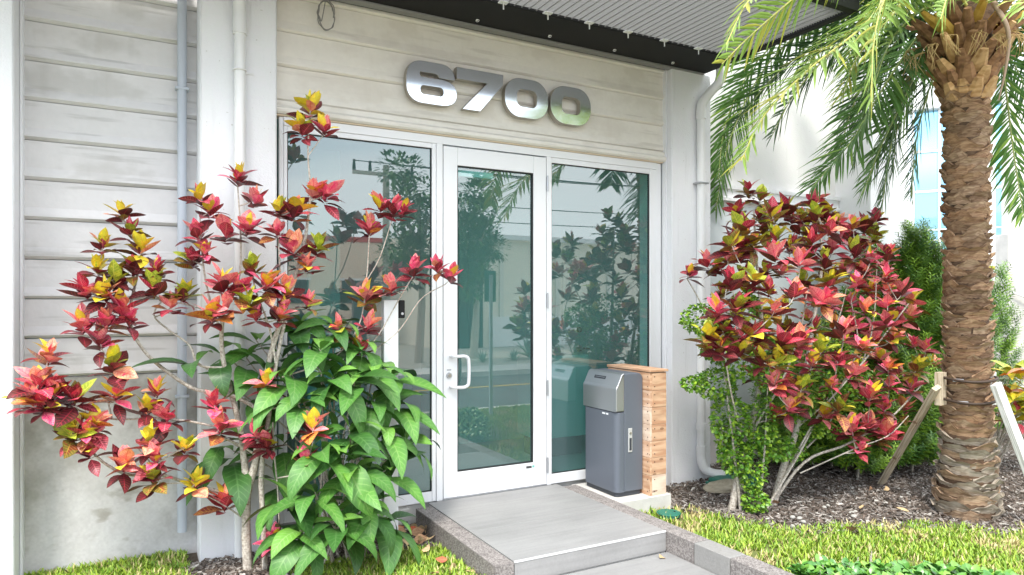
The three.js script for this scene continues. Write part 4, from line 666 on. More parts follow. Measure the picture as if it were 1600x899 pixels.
  { const s = thing('tree_stake', 'weathered brown timber stake leaning onto the croton side of the palm trunk', 'stake', [s1a.x, 0, s1a.z]); bar('timber', s, s1a, s1b, 0.07, 0.038, M.stakeWood); }
  { const a = atDepth(1642, 790, 4.9), b = atDepth(1556, 600, 4.95); a.y = 0.0; const s = thing('tree_stake', 'pale grey timber stake leaning on the palm trunk by the yellow croton', 'stake', [a.x, 0, a.z]); bar('timber', s, a, b, 0.085, 0.042, M.greyWood); }
  for (const [px, lab, off] of [[1470, 'short upright timber block strapped to the trunk at the brown stake', 0], [1548, 'short upright timber block strapped to the trunk at the pale grey stake', 1]]) {
    const p = atDepth(px, 625, 5.22), y0 = 0.80, b = thing('trunk_block', lab, 'timber block', [p.x, 0.8, p.z], 'blocks strapped to the palm'); bar('timber', b, V(p.x, 0.83, p.z), V(p.x, 1.08, p.z), 0.085, 0.045, off ? M.greyWood : M.stakeWood); }
  for (const [y, lab] of [[1.035, 'upper dark strap tied round the palm trunk and its timber blocks'], [0.875, 'lower dark strap tied round the palm trunk and its timber blocks']]) {
    const s = thing('trunk_strap', lab, 'strap', [BX, y, BZ]), P = []; const n = 40; for (let i = 0; i <= n; i++) { const a = i / n * 6.28318, e = 0.192 + 0.028 * Math.pow(Math.abs(Math.cos(a + 0.5)), 6); P.push(V(BX + e * Math.cos(a), y + 0.01 * Math.sin(a * 2), BZ + e * Math.sin(a))); }
    const g = tube(P, 0.011, 0.011, 60, 5); part('band', s, g, M.rope);
    const q = atDepth(y > 0.95 ? 1488 : 1502, y > 0.95 ? 604 : 634, 5.0); const a = Math.atan2(q.z - BZ, q.x - BX); part('buckle', s, new RoundedBoxGeometry(0.07, 0.024, 0.012, 1, 0.003).rotateY(-a + Math.PI / 2).translate(BX + 0.206 * Math.cos(a), y + 0.01 * Math.sin(a * 2), BZ + 0.206 * Math.sin(a)), M.steel);
  }
}

// ------------------------------------------------------------------ small-leaved and needle shrubs, hedge
function instances(name, parent, geo, mat, list, colors) { const m = new THREE.InstancedMesh(geo, mat, list.length); m.name = name; m.userData.kind = 'stuff'; shade(m); list.forEach((x, i) => m.setMatrixAt(i, x)); if (colors) colors.forEach((c, i) => m.setColorAt(i, c)); parent.add(m); return m; }
const mat4 = (p, q, s) => new THREE.Matrix4().compose(p, q, typeof s === 'number' ? V(s, s, s) : s);
{
  const r = rng(2301), T = thing('climbing_vine', 'small-leaved bright green vine climbing through the stems of the dense croton', 'vine', [4.1, 0, 0.9]), o = origin.get(T);
  const g = leafGeo({ w: 0.75, rows: 4, fold: 0.2, curl: 0.5, stalk: 0.02 }), mat = leafMat(null, { color: 0xffffff, roughness: 0.4 }), list = [], col = [];
  const blob = (px, py, z, rx, ry, rz, n) => { const c = atZ(px, py, z - 0.01); for (let i = 0; i < n * 1.3; i++) { let x, y, w; do { x = r() * 2 - 1; y = r() * 2 - 1; w = r() * 2 - 1; } while (x * x + y * y + w * w > 1); const rr2 = Math.pow(x * x + y * y + w * w, 0.5) || 1, k = 0.55 + 0.45 * rr2; const p = V(c.x + x / rr2 * k * rx, Math.max(0.01, c.y + y / rr2 * k * ry), c.z + w / rr2 * k * rz); const d = V(x, y * 0.6 + 0.25, w + 0.25); const q = aim(d.add(V(r() - 0.5, r() - 0.5, r() - 0.5).multiplyScalar(1.3)), (r() - 0.5) * 2); list.push(mat4(p.sub(o), q, 0.022 + 0.018 * r())); const t = r(); col.push(rgb(lerp(0.08, 0.34, t * t), lerp(0.22, 0.52, t * t), lerp(0.018, 0.04, t))); } };
  for (const [px, py, z, a, b, c, n] of [[1098, 500, .80, .18, .12, .14, 420], [1125, 540, .84, .14, .14, .14, 420], [1118, 600, .84, .17, .12, .14, 420], [1085, 600, .80, .10, .05, .10, 160], [1140, 655, .90, .13, .18, .14, 500], [1150, 715, .94, .11, .14, .12, 380], [1175, 730, 1.02, .10, .20, .10, 420], [1180, 785, 1.04, .09, .08, .09, 260], [1190, 660, 1.06, .12, .20, .10, 380], [1205, 590, 1.06, .16, .10, .12, 320], [1240, 630, 1.10, .20, .13, .12, 520], [1280, 600, 1.10, .16, .10, .12, 340], [1310, 620, 1.12, .16, .11, .12, 340], [1215, 700, 1.08, .14, .10, .10, 300], [1160, 570, 1.0, .14, .12, .12, 300], [1330, 580, 1.05, .14, .10, .12, 260], [1138, 690, .86, .08, .20, .1, 260], [1260, 665, 1.02, .18, .12, .12, 420], [1310, 665, 1.06, .16, .10, .12, 380], [1235, 705, 1.0, .14, .08, .10, 260], [1350, 635, 1.0, .16, .10, .12, 320], [1190, 545, .95, .18, .12, .12, 360], [1245, 560, .9, .18, .12, .12, 360], [1300, 550, .88, .18, .12, .12, 300], [1165, 480, .88, .12, .12, .10, 200], [1370, 600, 1.02, .14, .10, .1, 220]]) blob(px, py, z, a, b, c, n);
  instances('foliage', T, g, mat, list, col);
  const st = rng(5); for (const [a, b] of [[[1158, 800, .95], [1120, 500, .84]], [[1185, 800, 1.02], [1200, 600, 1.06]], [[1195, 800, 1.02], [1300, 610, 1.1]]]) { const A = atZ(...a), Bp = atZ(...b); A.y = 0; part('stem', T, tube([A, A.clone().lerp(Bp, 0.5).add(V(-0.03, 0, 0.04)), Bp], 0.012, 0.004, 10, 6, 0.2, st), M.bark); }
}
{ // needle-leaved shrubs behind the palm
  const g = []; const gr = rng(2401); for (let i = 0; i < 26; i++) { const t = i / 26, a = i * 2.39996, L = 0.066 * lerp(1, 0.6, t); const n = leafGeo({ w: 0.20, rows: 2, fold: 0.1, curl: 0.3, stalk: 0 }); n.scale(L, L, L); n.applyQuaternion(aim(V(Math.cos(a), 0.75, Math.sin(a)))); n.translate(0, t * 0.17, 0); g.push(n); }
  const sprig = mergeGeometries(g), mat = leafMat(null, { color: 0xffffff, roughness: 0.5 });
  const shrub = (label, cols, seed) => { const r = rng(seed), b = atZ(...cols[0].slice(0, 3)); const T = thing('needle_shrub', label, 'shrub', [b.x, 0, b.z], 'needle-leaved evergreens behind the palm'), o = origin.get(T), list = [], col = [];
    for (const [px, py, z, wid, n] of cols) { const top = atZ(px, py, z), base = V(top.x, 0, top.z); part('stem', T, tube([base, top.clone().lerp(base, 0.5).add(V(0.02, 0, 0.02)), top], 0.012, 0.003, 8, 5), M.bark);
      for (let i = 0; i < n * 2.2; i++) { const k = Math.pow(r(), 0.85), y = lerp(top.y, 0.12, k), R = wid * Math.pow(Math.min(1, k * 2.4 + 0.06), 0.7) * (0.45 + 0.55 * Math.sqrt(r())), a = r() * 6.28; const p = V(top.x + R * Math.cos(a), y, top.z + R * Math.sin(a)); list.push(mat4(p.sub(o), new THREE.Quaternion().setFromUnitVectors(YUP, V(Math.cos(a) * 0.7, 0.8 + 0.6 * (1 - k), Math.sin(a) * 0.7).normalize()), 0.7 + 0.6 * r())); const t = Math.pow(r(), 1.5); col.push(rgb(lerp(0.05, 0.30, t), lerp(0.14, 0.50, t), lerp(0.025, 0.035, t))); } }
    instances('foliage', T, sprig, mat, list, col); };
  shrub('bright green needle-leaved shrub rising between the dense croton and the palm trunk', [[1432, 362, .55, .24, 480], [1455, 390, .60, .24, 420], [1415, 400, .50, .22, 360], [1470, 440, .45, .25, 360]], 2411);
  shrub('darker needle-leaved shrub low behind the dense croton', [[1362, 395, .35, .24, 330], [1385, 400, .30, .22, 300], [1340, 470, .40, .26, 320], [1300, 520, .35, .3, 300], [1240, 560, .3, .3, 260], [1270, 540, .2, .3, 260], [1390, 560, .75, .28, 380], [1425, 570, .85, .26, 360], [1340, 600, .75, .25, 280]], 2421);
  shrub('needle-leaved shrub peeping out beyond the palm trunk', [[1562, 420, .3, .16, 90], [1545, 470, .3, .2, 140]], 2431);
}
{ // low hedge at the front of the lawn
  const r = rng(2501), T = thing('low_hedge', 'low glossy green hedge along the front of the lawn', 'hedge', [3.5, 0, 2.7]), o = origin.get(T), list = [], col = [];
  const g = leafGeo({ w: 0.55, rows: 4, fold: 0.25, curl: 0.4, belly: 0.6, stalk: 0.04 });
  for (let i = 0; i < 300; i++) { const z = 2.12 + r() * 1.1, x = 3.20 + r() * (0.30 + 0.25 * smooth(2.2, 2.8, z)), h = lerp(0.12, 0.25, smooth(2.1, 2.9, z)) * (0.75 + 0.35 * fbm(x / 8, z / 8, 16, 16, 3, 5)) * (r() < 0.75 ? 1 : r()), c = V(x, h, z), n = 7; let ph = r() * 6; for (let k = 0; k < n; k++) { ph += 2.39996; const el = lerp(1.2, 0.1, k / n), d = V(Math.cos(ph) * Math.cos(el), Math.sin(el), Math.sin(ph) * Math.cos(el)); list.push(mat4(c.clone().sub(o).add(V(0, -0.03 * k / n, 0)), aim(d, (r() - 0.5)), 0.05 + 0.025 * r())); const t = r() * r(); col.push(rgb(lerp(0.05, 0.22, t), lerp(0.18, 0.42, t), lerp(0.03, 0.05, t))); } }
  instances('foliage', T, g, leafMat(null, { color: 0xffffff, roughness: 0.32 }), list, col);
  const s = []; for (let i = 0; i < 60; i++) { const x = 3.25 + r() * 0.5, z = 2.2 + r() * 0.9; s.push(tube([V(x, 0, z), V(x + 0.03 * (r() - 0.5), 0.16, z)], 0.005, 0.003, 3, 5)); } part('stems', T, plain(s), M.bark).userData.kind = 'stuff';
}
{ // yellow and red croton at the frame's edge
  const r = rng(2601), b = V(7.1, 0, 1.1), T = thing('croton_shrub', 'yellow croton with long strappy leaves and red tips beyond the palm', 'shrub', [b.x, 0, b.z]), L = [], G = [leafGeo({ w: 0.28, rows: 7, fold: 0.25, curl: 0.7 }), leafGeo({ w: 0.24, rows: 7, fold: 0.2, curl: 0.4, twist: 0.7 })];
  for (let i = 0; i < 16; i++) { const p = atDepth(1575 + r() * 60, 580 + r() * 90, 6.2 + 0.3 * r()); part('stem', T, tube([b.clone().add(V(r() * 0.1, 0, r() * 0.1)), b.clone().lerp(p, 0.6), p], 0.008, 0.004, 8, 5), M.bark); let ph = r() * 6; for (let k = 0; k < 8; k++) { ph += 2.4; const el = lerp(1.0, 0.0, k / 8); L.push({ p, q: aim(V(Math.cos(ph) * Math.cos(el), Math.sin(el), Math.sin(ph) * Math.cos(el)), (r() - 0.5) * 0.8), s: 0.20 + 0.1 * r(), g: k % 2, m: ['yellow', 'lime', 'lime', 'yellow', 'orange', 'red', 'lime', 'yellow'][Math.floor(r() * 8)], rank: 1 }); } }
  addLeaves(T, L, G, CR);
}

// ------------------------------------------------------------------ lawn, mulch, litter
{
  const r = rng(3001), blade = (() => { const P = [], I = [], U = []; let b = 0; for (let k = 0; k < 4; k++) { const a = k * 1.7 + 0.3, l = 0.5 + 0.5 * ((k * 0.618) % 1), dx = Math.cos(a), dz = Math.sin(a), w = 0.085, ox = dx * 0.12, oz = dz * 0.12; for (const [t, y, ww] of [[0, 0, 1], [0.35, 0.62, 0.9], [0.85, 1.0, 0]]) { const cx = ox + dx * t * 0.8 * l, cz = oz + dz * t * 0.8 * l; P.push(cx - dz * w * ww, y * l, cz + dx * w * ww, cx + dz * w * ww, y * l, cz - dx * w * ww); U.push(0, y, 1, y); } I.push(b, b + 1, b + 2, b + 1, b + 3, b + 2, b + 2, b + 3, b + 4); b += 6; } const g = new THREE.BufferGeometry(); g.setAttribute('position', new THREE.Float32BufferAttribute(P, 3)); g.setAttribute('uv', new THREE.Float32BufferAttribute(U, 2)); g.setIndex(I); g.computeVertexNormals(); return g; })();
  const gm = new THREE.MeshPhysicalMaterial({ color: 0xffffff, roughness: 0.55, side: THREE.DoubleSide });
  const sow = (name, label, n, pick) => { const list = [], col = []; for (let i = 0; i < n; i++) { const p = pick(); if (!p) continue; const s = 0.028 + 0.036 * r(); list.push(mat4(V(p[0], -0.004, p[1]), new THREE.Quaternion().setFromEuler(new THREE.Euler((r() - 0.5) * 0.5, r() * 6.28, (r() - 0.5) * 0.5)), V(s, s * (0.75 + 0.5 * r()), s))); const d = fbm(p[0] / 8 + 0.5, p[1] / 8 + 0.5, 24, 24, 3, 77), dead = r() < 0.14 + 0.6 * smooth(0.50, 0.66, d) * (p[2] ?? 1), t = r(); col.push(dead ? rgb(lerp(0.40, 0.60, t), lerp(0.34, 0.50, t), lerp(0.14, 0.24, t)) : rgb(lerp(0.12, 0.36, t), lerp(0.26, 0.48, t), lerp(0.02, 0.045, t))); }
    const m = instances(numbered(name), scene, blade, gm, list, col); info(m, label, 'grass', null, 'stuff'); };
  sow('lawn_grass', 'short yellow-green lawn in front of the palm and the dense croton', 66000, () => { const x = 3.13 + Math.pow(r(), 0.8) * 5.2, z = 0.6 + r() * 3.9; const e = edgeZ(x) + 0.22 * (fbm(x / 4, z / 4, 20, 20, 3, 9) - 0.5), bare = fbm(x / 6 + 0.3, z / 6, 22, 22, 3, 19); return z > e && !(bare > 0.64 && r() < 0.75) && !(x > 3.2 && x < 3.9 && z > 2.3 && z < 3.2 && r() < 0.6) ? [x, z] : null; });
  sow('lawn_grass', 'strip of short lawn below the narrow side bay', 8000, () => { const x = -1.3 + r() * 1.58, z = -0.14 + r() * 1.1; return z < 0.12 && x < -0.58 ? null : [x, z, 0.4]; });
  sow('lawn_grass', 'patchy lawn between the broad-leaved shrub and the landing edging', 13000, () => { const x = 0.8 + r() * 0.94, z = 0.45 + r() * 2.0; return z > 0.47 + 0.12 * fbm(x / 4, z / 4, 16, 16, 2, 4) ? [x, z, 2.4] : null; });
  // mulch
  const chip = new THREE.BoxGeometry(1, 0.16, 0.3); { const p = chip.attributes.position; for (let i = 0; i < p.count; i++) if (p.getX(i) > 0) { p.setZ(i, p.getZ(i) * 0.5); p.setY(i, p.getY(i) * 0.6 + 0.05); } chip.computeVertexNormals(); }
  const cm = std({ color: 0xffffff, roughness: 0.95 });
  const bed = (name, label, n, pick) => { const list = [], col = []; for (let i = 0; i < n; i++) { const p = pick(); if (!p) continue; const s = 0.018 + 0.045 * r() * r(); list.push(mat4(V(p[0], 0.002 + 0.022 * r(), p[1]), new THREE.Quaternion().setFromEuler(new THREE.Euler((r() - 0.5) * 0.9, r() * 6.28, (r() - 0.5) * 0.7)), V(s, s * (0.5 + r()), s * (0.7 + 0.8 * r())))); const t = r(), u = r(); col.push(u < 0.55 ? rgb(lerp(0.07, 0.16, t), lerp(0.055, 0.12, t), lerp(0.045, 0.095, t)) : u < 0.93 ? rgb(lerp(0.18, 0.34, t), lerp(0.155, 0.30, t), lerp(0.135, 0.27, t)) : rgb(lerp(0.45, 0.6, t), lerp(0.42, 0.57, t), lerp(0.38, 0.52, t))); }
    const m = instances(numbered(name), scene, chip, cm, list, col); info(m, label, 'mulch', null, 'stuff'); };
  bed('bark_mulch', 'grey-brown bark mulch round the palm and the dense croton', 36000, () => { const x = 3.66 + r() * 4.6, z = -0.28 + r() * 2.5; return z < edgeZ(x) + 0.16 && !(x < 4.6 && z < 0.11) && !(x < 3.70 && z > 0.62) ? [x, z] : null; });
  bed('bark_mulch', 'bark mulch at the foot of the tall croton and broad-leaved shrub', 7000, () => { const x = 0.26 + r() * 1.46, z = 0.02 + r() * 0.75; return z > (x < 0.82 ? 0.11 : 0.02) && (x < 0.9 || z < 0.56) ? [x, z] : null; });
  bed('bark_mulch', 'bark mulch patch beyond the palm at the neighbouring plot', 4000, () => [8.2 + r() * 3.5, -1 + r() * 3]);
  // fallen leaves
  const dry = [std({ map: leafTex([0.42, 0.24, 0.13], [0.55, 0.36, 0.2], [0.28, 0.13, 0.07], 0.6, 801), roughness: 0.85 }), std({ map: leafTex([0.55, 0.40, 0.22], [0.6, 0.45, 0.25], [0.40, 0.25, 0.12], 0.6, 811), roughness: 0.85 }), std({ map: leafTex([0.50, 0.10, 0.04], [0.6, 0.25, 0.1], [0.3, 0.05, 0.03], 0.6, 821), roughness: 0.7 })];
  const spots = [['dry brown leaf in the heap against the landing edging', 'dry leaves heaped at the landing', 22, () => [1.46 + r() * 0.28, 0.08 + r() * 0.42], 0.10], ['dry tan leaf lying in the patchy lawn beside the landing edging', 'dry leaves in the patchy lawn', 7, () => [1.2 + r() * 0.5, 0.6 + r() * 0.7], 0.09], ['dry leaf lying on the mulch round the palm', 'dry leaves on the palm mulch', 6, () => [3.9 + r() * 2, 0.9 + r() * 0.8], 0.10]];
  for (const [lab, grp, n, pick, s] of spots) for (let i = 0; i < n; i++) { const p = pick(), m = shade(new THREE.Mesh(CG[1 + i % 4], dry[i % 7 === 6 ? 2 : i % 2])); m.name = numbered('fallen_leaf'); m.position.set(p[0], 0.035 + 0.03 * r(), p[1]); m.rotation.set(0.3 * (r() - 0.5), r() * 6.28, r() * 6.28); m.scale.setScalar(s * (0.7 + 0.5 * r())); scene.add(m); info(m, lab, 'leaf', grp); }
  { const m = shade(new THREE.Mesh(CG[1], dry[1])); m.name = numbered('fallen_leaf'); m.position.set(2.86, 0.02, 1.42); m.rotation.set(0.1, 1.9, 0.2); m.scale.setScalar(0.085); scene.add(m); info(m, 'single tan leaf lying on the lower path below the step', 'leaf'); }
  M.paleStone = std({ color: rgb(0.36, 0.35, 0.32), roughness: 0.9 });
  // pale pebbles by the croton stems
  const peb = new THREE.IcosahedronGeometry(1, 1); for (let i = 0; i < 11; i++) { const m = shade(new THREE.Mesh(peb, M.paleStone)); m.name = numbered('pebble'); m.position.set(4.05 + r() * 0.75, 0.022, 1.15 + r() * 0.32); m.scale.set(0.012 + 0.016 * r(), 0.009 + 0.008 * r(), 0.011 + 0.011 * r()); m.rotation.y = r() * 6; scene.add(m); info(m, 'small pale pebble on the mulch at the foot of the dense croton', 'pebble', 'pebbles at the dense croton'); }
  // irrigation lids
  const lid = thing('irrigation_valve', 'round green plastic valve lid set in the lawn beside the landing', 'lid', [3.50, 0, 0.775]); part('cover', lid, new THREE.CylinderGeometry(0.082, 0.086, 0.025, 32).translate(3.50, 0.028, 0.775), M.greenPlastic); part('rim', lid, new THREE.TorusGeometry(0.084, 0.006, 8, 32).rotateX(Math.PI / 2).translate(3.50, 0.034, 0.775), M.greenPlastic); part('finger_hole', lid, new THREE.CylinderGeometry(0.008, 0.008, 0.004, 10).translate(3.545, 0.042, 0.79), M.black);
  const box = thing('irrigation_valve_box', 'larger green valve box lid in the mulch by the downpipe shoe', 'lid', [4.62, 0, 0.36]); part('cover', box, new RoundedBoxGeometry(0.42, 0.07, 0.26, 2, 0.02).rotateY(0.15).translate(4.62, 0.045, 0.36), M.greenPlastic); part('rim', box, new RoundedBoxGeometry(0.46, 0.05, 0.30, 2, 0.02).rotateY(0.15).translate(4.62, 0.02, 0.36), M.greenPlastic);
  const rk = new THREE.IcosahedronGeometry(1, 3), rp = rk.attributes.position; for (let i = 0; i < rp.count; i++) { const v = V(rp.getX(i), rp.getY(i), rp.getZ(i)), n = 0.75 + 0.5 * fbm(v.x * 0.2 + 0.5, v.y * 0.2 + v.z * 0.13 + 0.5, 8, 8, 3, 3); v.multiplyScalar(n); rp.setXYZ(i, v.x * 0.20, v.y * 0.055, v.z * 0.11); } rk.computeVertexNormals(); rk.translate(4.40, 0.04, 0.46);
  solo('flat_rock', rk, M.rock, 'flat tan rock beside the green valve box lid', 'rock');
  // white post with a black reader
  const pp = thing('keypad_post', 'slim white post with a small black reader, half hidden behind the broad-leaved shrub', 'post', [1.49, 0, 0.33]); part('post', pp, bx(1.435, 1.535, -0.05, 1.62, 0.30, 0.36, 0.004), M.frame); part('reader', pp, bx(1.545, 1.585, 1.50, 1.62, 0.30, 0.35, 0.006), M.black); part('reader_arm', pp, bx(1.5345, 1.547, 1.54, 1.58, 0.315, 0.335, 0.001), M.black);
  const nb = part('reader_lens', pp, new THREE.CylinderGeometry(0.009, 0.009, 0.006, 12).rotateX(Math.PI / 2).translate(1.565, 1.53, 0.352), M.steel);
}

// ------------------------------------------------------------------ beyond the corner of the building
{
  const white = std({ color: rgb(0.80, 0.80, 0.79), roughness: 0.7 }), b0 = atDepth(1455, 474, 17), T = thing('neighbouring_building', 'white building with tall windows, columns and railings seen past the palm trunk', 'building', [b0.x, 0, b0.z]);
  const W = 9, yaw = -0.95, put = (name, par, x0, x1, y0, y1, z0, z1, m, g) => { g = g || bx(x0, x1, y0, y1, z0, z1, 0.01); g.rotateY(yaw); g.translate(b0.x, 0, b0.z); return part(name, par, g, m); };
  put('wall', T, -6, 6, 0, 2.9, -0.5, -0.02, white); put('wall', T, -6, 6, 6.4, 7.2, -0.5, -0.02, white); put('wall', T, -6, -1.05, 2.9, 6.4, -0.5, -0.02, white); put('wall', T, 2.6, 6, 2.9, 6.4, -0.5, -0.02, white);
  const gl = std({ color: rgb(0.36, 0.68, 0.86), roughness: 0.05, metalness: 0.9 });
  for (const [a, c] of [[-1.0, -0.55], [-0.35, 0.75], [1.15, 2.1]]) { const w = put('window', T, a, c, 2.9, 6.4, -0.30, -0.26, gl); put('window_frame', w, a - 0.05, a, 2.9, 6.4, -0.28, -0.06, white); put('window_frame', w, c, c + 0.05, 2.9, 6.4, -0.28, -0.06, white); put('transom', w, a, c, 4.35, 4.41, -0.255, -0.2, white); put('transom', w, a, c, 5.35, 5.41, -0.255, -0.2, white); put('glazing_bar', w, (a + c) / 2 - 0.03, (a + c) / 2 + 0.03, 2.9, 6.4, -0.2545, -0.19, white); }
  put('column', T, 0, 0, 0, 0, 0, 0, white, new THREE.CylinderGeometry(0.22, 0.24, 5.0, 20).translate(1.0, 4.9, 0.55)); put('column', T, 0, 0, 0, 0, 0, 0, white, new THREE.CylinderGeometry(0.22, 0.24, 5.0, 20).translate(-0.75, 4.9, 0.55)); put('column', T, 0, 0, 0, 0, 0, 0, white, new THREE.CylinderGeometry(0.22, 0.24, 5.0, 20).translate(2.7, 4.9, 0.55));
  put('balcony', T, -6, 6, 2.0, 2.35, 0, 1.0, white); put('balcony_edge', T, -6, 6, 2.36, 2.44, 0.9, 1.02, std({ color: rgb(0.70, 0.55, 0.10), roughness: 0.7 }));
  for (const y of [2.75, 3.05, 3.3]) put('rail', T, -6, 6, y, y + 0.03, 0.93, 0.96, white); for (let x = -3; x < 3.6; x += 0.9) put('rail_post', T, x, x + 0.04, 2.44, 3.33, 0.92, 0.97, white);
  const cap = put('turret', T, 0, 0, 0, 0, 0, 0, white, new THREE.CylinderGeometry(0.35, 0.4, 0.7, 16).translate(1.0, 7.0, 0.4)); put('turret_roof', cap, 0, 0, 0, 0, 0, 0, std({ color: rgb(0.32, 0.14, 0.09), roughness: 0.8 }), new THREE.ConeGeometry(0.75, 0.42, 16).translate(1.0, 7.5, 0.4));
  const c0 = atDepth(1640, 474, 9.5), C = thing('garden_wall', 'tall grey concrete wall at the edge beyond the palm', 'wall', [c0.x, 0, c0.z]); const wy = -0.6;
  const cw = (name, x0, x1, y0, y1, z0, z1, m) => { const g = bx(x0, x1, y0, y1, z0, z1, 0.01); g.rotateY(wy); g.translate(c0.x, 0, c0.z); return part(name, C, g, m); };
  cw('lower_wall', -0.62, 3, -0.1, 2.55, -0.15, 0.15, M.concrete); cw('upper_wall', -0.55, 3, 2.551, 4.6, -0.12, 0.12, M.sidingCream); cw('pier', -0.18, 0.12, -0.1, 4.6, 0.151, 0.2, M.concrete);
  { const g = tube([V(-0.6, 1.75, 0.2), V(-0.1, 1.55, 0.24), V(0.6, 1.5, 0.2)], 0.012, 0.012, 12, 6); g.rotateY(wy); g.translate(c0.x, 0, c0.z); part('cable', C, g, M.pipeWhite); }
  const lp = thing('boundary_wall', 'low white boundary wall behind the needle shrubs past the building corner', 'wall', [8.6, 0, -1.5]); part('wall_body', lp, bx(7.6, 11.5, -0.1, 1.9, -1.62, -1.45, 0.01), M.stucco); part('coping', lp, bx(7.58, 11.52, 1.901, 1.96, -1.66, -1.41, 0.01), M.concrete);
}
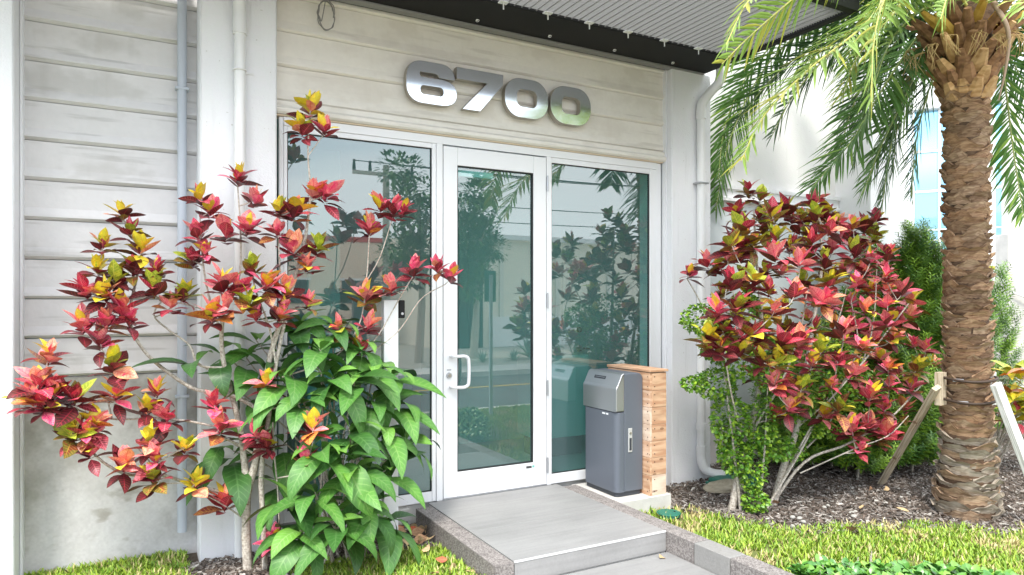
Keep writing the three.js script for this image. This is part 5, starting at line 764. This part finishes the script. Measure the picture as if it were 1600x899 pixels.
// ------------------------------------------------------------------ far side of the street, mirrored in the glass
{
  const leaf = leafGeo({ w: 0.5, rows: 3, fold: 0.2, curl: 0.4 }), lm = leafMat(null, { color: 0xffffff, roughness: 0.5 });
  const tree = (x, z, h, cr, label, seed, n) => { const r = rng(seed), T = thing('street_tree', label, 'tree', [x, 0, z], 'trees across the street'); part('trunk', T, tube([V(x, 0, z), V(x + 0.1, h * 0.4, z), V(x, h * 0.8, z + 0.1)], 0.13, 0.05, 12, 8, 0.1, r), M.bark);
    for (let k = 0; k < 7; k++) { const a = k * 2.4; part('limb', T, tube([V(x + 0.05, h * (0.35 + 0.05 * k), z), V(x + Math.cos(a) * cr * 0.5, h * (0.55 + 0.04 * k), z + Math.sin(a) * cr * 0.5), V(x + Math.cos(a) * cr * 0.85, h * (0.62 + 0.05 * k), z + Math.sin(a) * cr * 0.85)], 0.05, 0.015, 8, 6), M.bark); }
    const clumps = []; for (let k = 0; k < 34; k++) { const a = r() * 6.28, q = Math.sqrt(r()) * cr; clumps.push(V(x + Math.cos(a) * q, h * (0.42 + 0.56 * r()) - q * 0.15, z + Math.sin(a) * q)); }
    const list = [], col = [], o = origin.get(T); for (let i = 0; i < n; i++) { const c = clumps[i % clumps.length], d = V(r() * 2 - 1, r() * 2 - 1, r() * 2 - 1).normalize(), p = c.clone().addScaledVector(d, 0.42 * Math.cbrt(r())).sub(o); list.push(mat4(p, aim(V(d.x, d.y + 0.3, d.z)), 0.13 + 0.06 * r())); const t = r(); col.push(rgb(lerp(0.03, 0.11, t), lerp(0.09, 0.22, t), 0.03)); }
    instances('crown', T, leaf, lm, list, col); };
  tree(6.65, 12.6, 5.6, 0.95, 'street tree with an open crown across the road, nearer the utility pole', 41, 4200);
  tree(8.55, 13.2, 5.0, 0.7, 'street tree with a full crown across the road, before the warehouse', 42, 5200);
  // warehouse
  const w = thing('warehouse', 'beige warehouse with a dark loading door across the street', 'building', [15, 0, 20]), beige = std({ color: rgb(0.82, 0.77, 0.66), roughness: 0.85 });
  part('wall', w, prismX([[17.5, 0], [17.5, 4.0], [30, 4.6], [30, 0]], 9.2, 30), beige);
  part('loading_door', w, bx(9.6, 10.9, 0.02, 3.3, 17.35, 17.49, 0.01), M.black); for (let x = 11.6; x < 30; x += 2.4) part('pilaster', w, bx(x, x + 0.16, 0.02, 3.88, 17.40, 17.49, 0.01), std({ color: rgb(0.70, 0.68, 0.62), roughness: 0.8 }));
  part('plinth', w, bx(11.2, 30, 0.02, 1.1, 17.38, 17.488, 0.01), M.stucco); part('eaves', w, bx(9.1, 30.2, 3.9, 4.08, 17.25, 17.42, 0.01), M.frame);
  const p = thing('warehouse', 'peach warehouse with red stripes across the street behind the utility pole', 'building', [6, 0, 26]), peach = std({ color: rgb(0.80, 0.62, 0.50), roughness: 0.85 }), red = std({ color: rgb(0.50, 0.035, 0.04), roughness: 0.7 });
  part('wall', p, bx(-8, 9.1, 0, 4.05, 22.5, 32, 0.01), peach); part('parapet_stripe', p, bx(-8.02, 9.12, 4.051, 4.25, 22.45, 32.02, 0.01), red); part('wall_stripe', p, bx(-8.01, 9.11, 0.45, 0.62, 22.47, 22.499, 0.004), red); part('plinth', p, bx(-8.01, 9.11, 0.02, 0.44, 22.44, 22.498, 0.004), std({ color: rgb(0.70, 0.66, 0.58), roughness: 0.9 }));
  for (const x of [4.6, 7.2]) { const q = part('window', p, bx(x, x + 1.3, 1.6, 2.5, 22.46, 22.498, 0.004), M.binDark); part('window_frame', q, bx(x - 0.08, x + 1.38, 2.501, 2.58, 22.44, 22.497, 0.004), M.frame); }
  // pole and wires
  const u = thing('utility_pole', 'wooden utility pole with a crossarm across the street', 'utility pole', [7.6, 0, 18.2]); part('pole', u, tube([V(7.6, 0, 18.2), V(7.6, 3, 18.2), V(7.6, 6.35, 18.2)], 0.15, 0.11, 8, 12), std({ color: rgb(0.38, 0.35, 0.29), roughness: 0.9 })); part('crossarm', u, bx(6.4, 8.6, 5.95, 6.07, 18.05, 18.15, 0.01), std({ color: rgb(0.45, 0.43, 0.38), roughness: 0.9 }));
  for (const x of [6.45, 7.0, 8.5]) part('insulator', u, new THREE.CylinderGeometry(0.04, 0.06, 0.34, 10).translate(x, 6.26, 18.1), M.black);
  [[6.45, 6.4], [7.0, 6.4], [8.5, 6.4], [7.6, 5.2], [7.6, 4.6]].forEach(([x, y], i) => solo('overhead_wire', tube([V(x, y, 18.1), V(x + 9, y - 0.25 + 0.05 * i, 17.0), V(x + 20, y + 0.3, 15.6), V(x + 34, y + 1.1, 14)], 0.016, 0.016, 30, 5), M.black, 'black overhead wire strung from the utility pole along the street', 'wire', 'overhead wires'));
  // sign near the kerb
  const s = thing('street_sign', 'green backed street sign on a perforated post by the road', 'sign', [4.42, 0, 3.95]); part('post', s, bx(4.40, 4.445, -0.1, 2.0, 3.93, 3.965, 0.002), M.pipeGrey); part('panel', s, bx(4.33, 4.515, 1.62, 2.06, 3.966, 3.972, 0.002), M.greenPlastic);
  // agaves
  const r = rng(61), ag = [leafGeo({ w: 0.16, rows: 4, fold: 0.5, curl: -0.2, belly: 0.4 }), leafGeo({ w: 0.16, rows: 4, fold: 0.5, curl: 0.3, belly: 0.4 })], am = [std({ color: rgb(0.22, 0.30, 0.24), roughness: 0.6 }), std({ color: rgb(0.30, 0.36, 0.26), roughness: 0.6 })];
  [[10.0, 12.4, 0.75], [8.2, 11.9, 0.35], [11.3, 12.0, 0.4], [12.8, 12.5, 0.5], [9.2, 12.0, 0.35]].forEach(([x, z, sz], k) => { const T = thing('agave', ['largest spiky agave in the pale gravel across the street', 'small agave in the gravel under the street tree by the pole', 'small agave in the gravel beside the largest agave', 'middle-sized agave before the beige warehouse', 'small agave between the two street trees'][k], 'agave', [x, 0.01, z], 'agaves in the gravel'); for (let i = 0; i < 22; i++) { const a = i * 2.4, el = lerp(1.4, 0.25, i / 22), m = shade(new THREE.Mesh(ag[i % 2], am[i % 2])); m.name = 'leaf'; m.quaternion.copy(aim(V(Math.cos(a) * Math.cos(el), Math.sin(el), Math.sin(a) * Math.cos(el)))); m.scale.setScalar(sz * (0.8 + 0.3 * r())); T.add(m); } });
}
renderer.render(scene, camera);
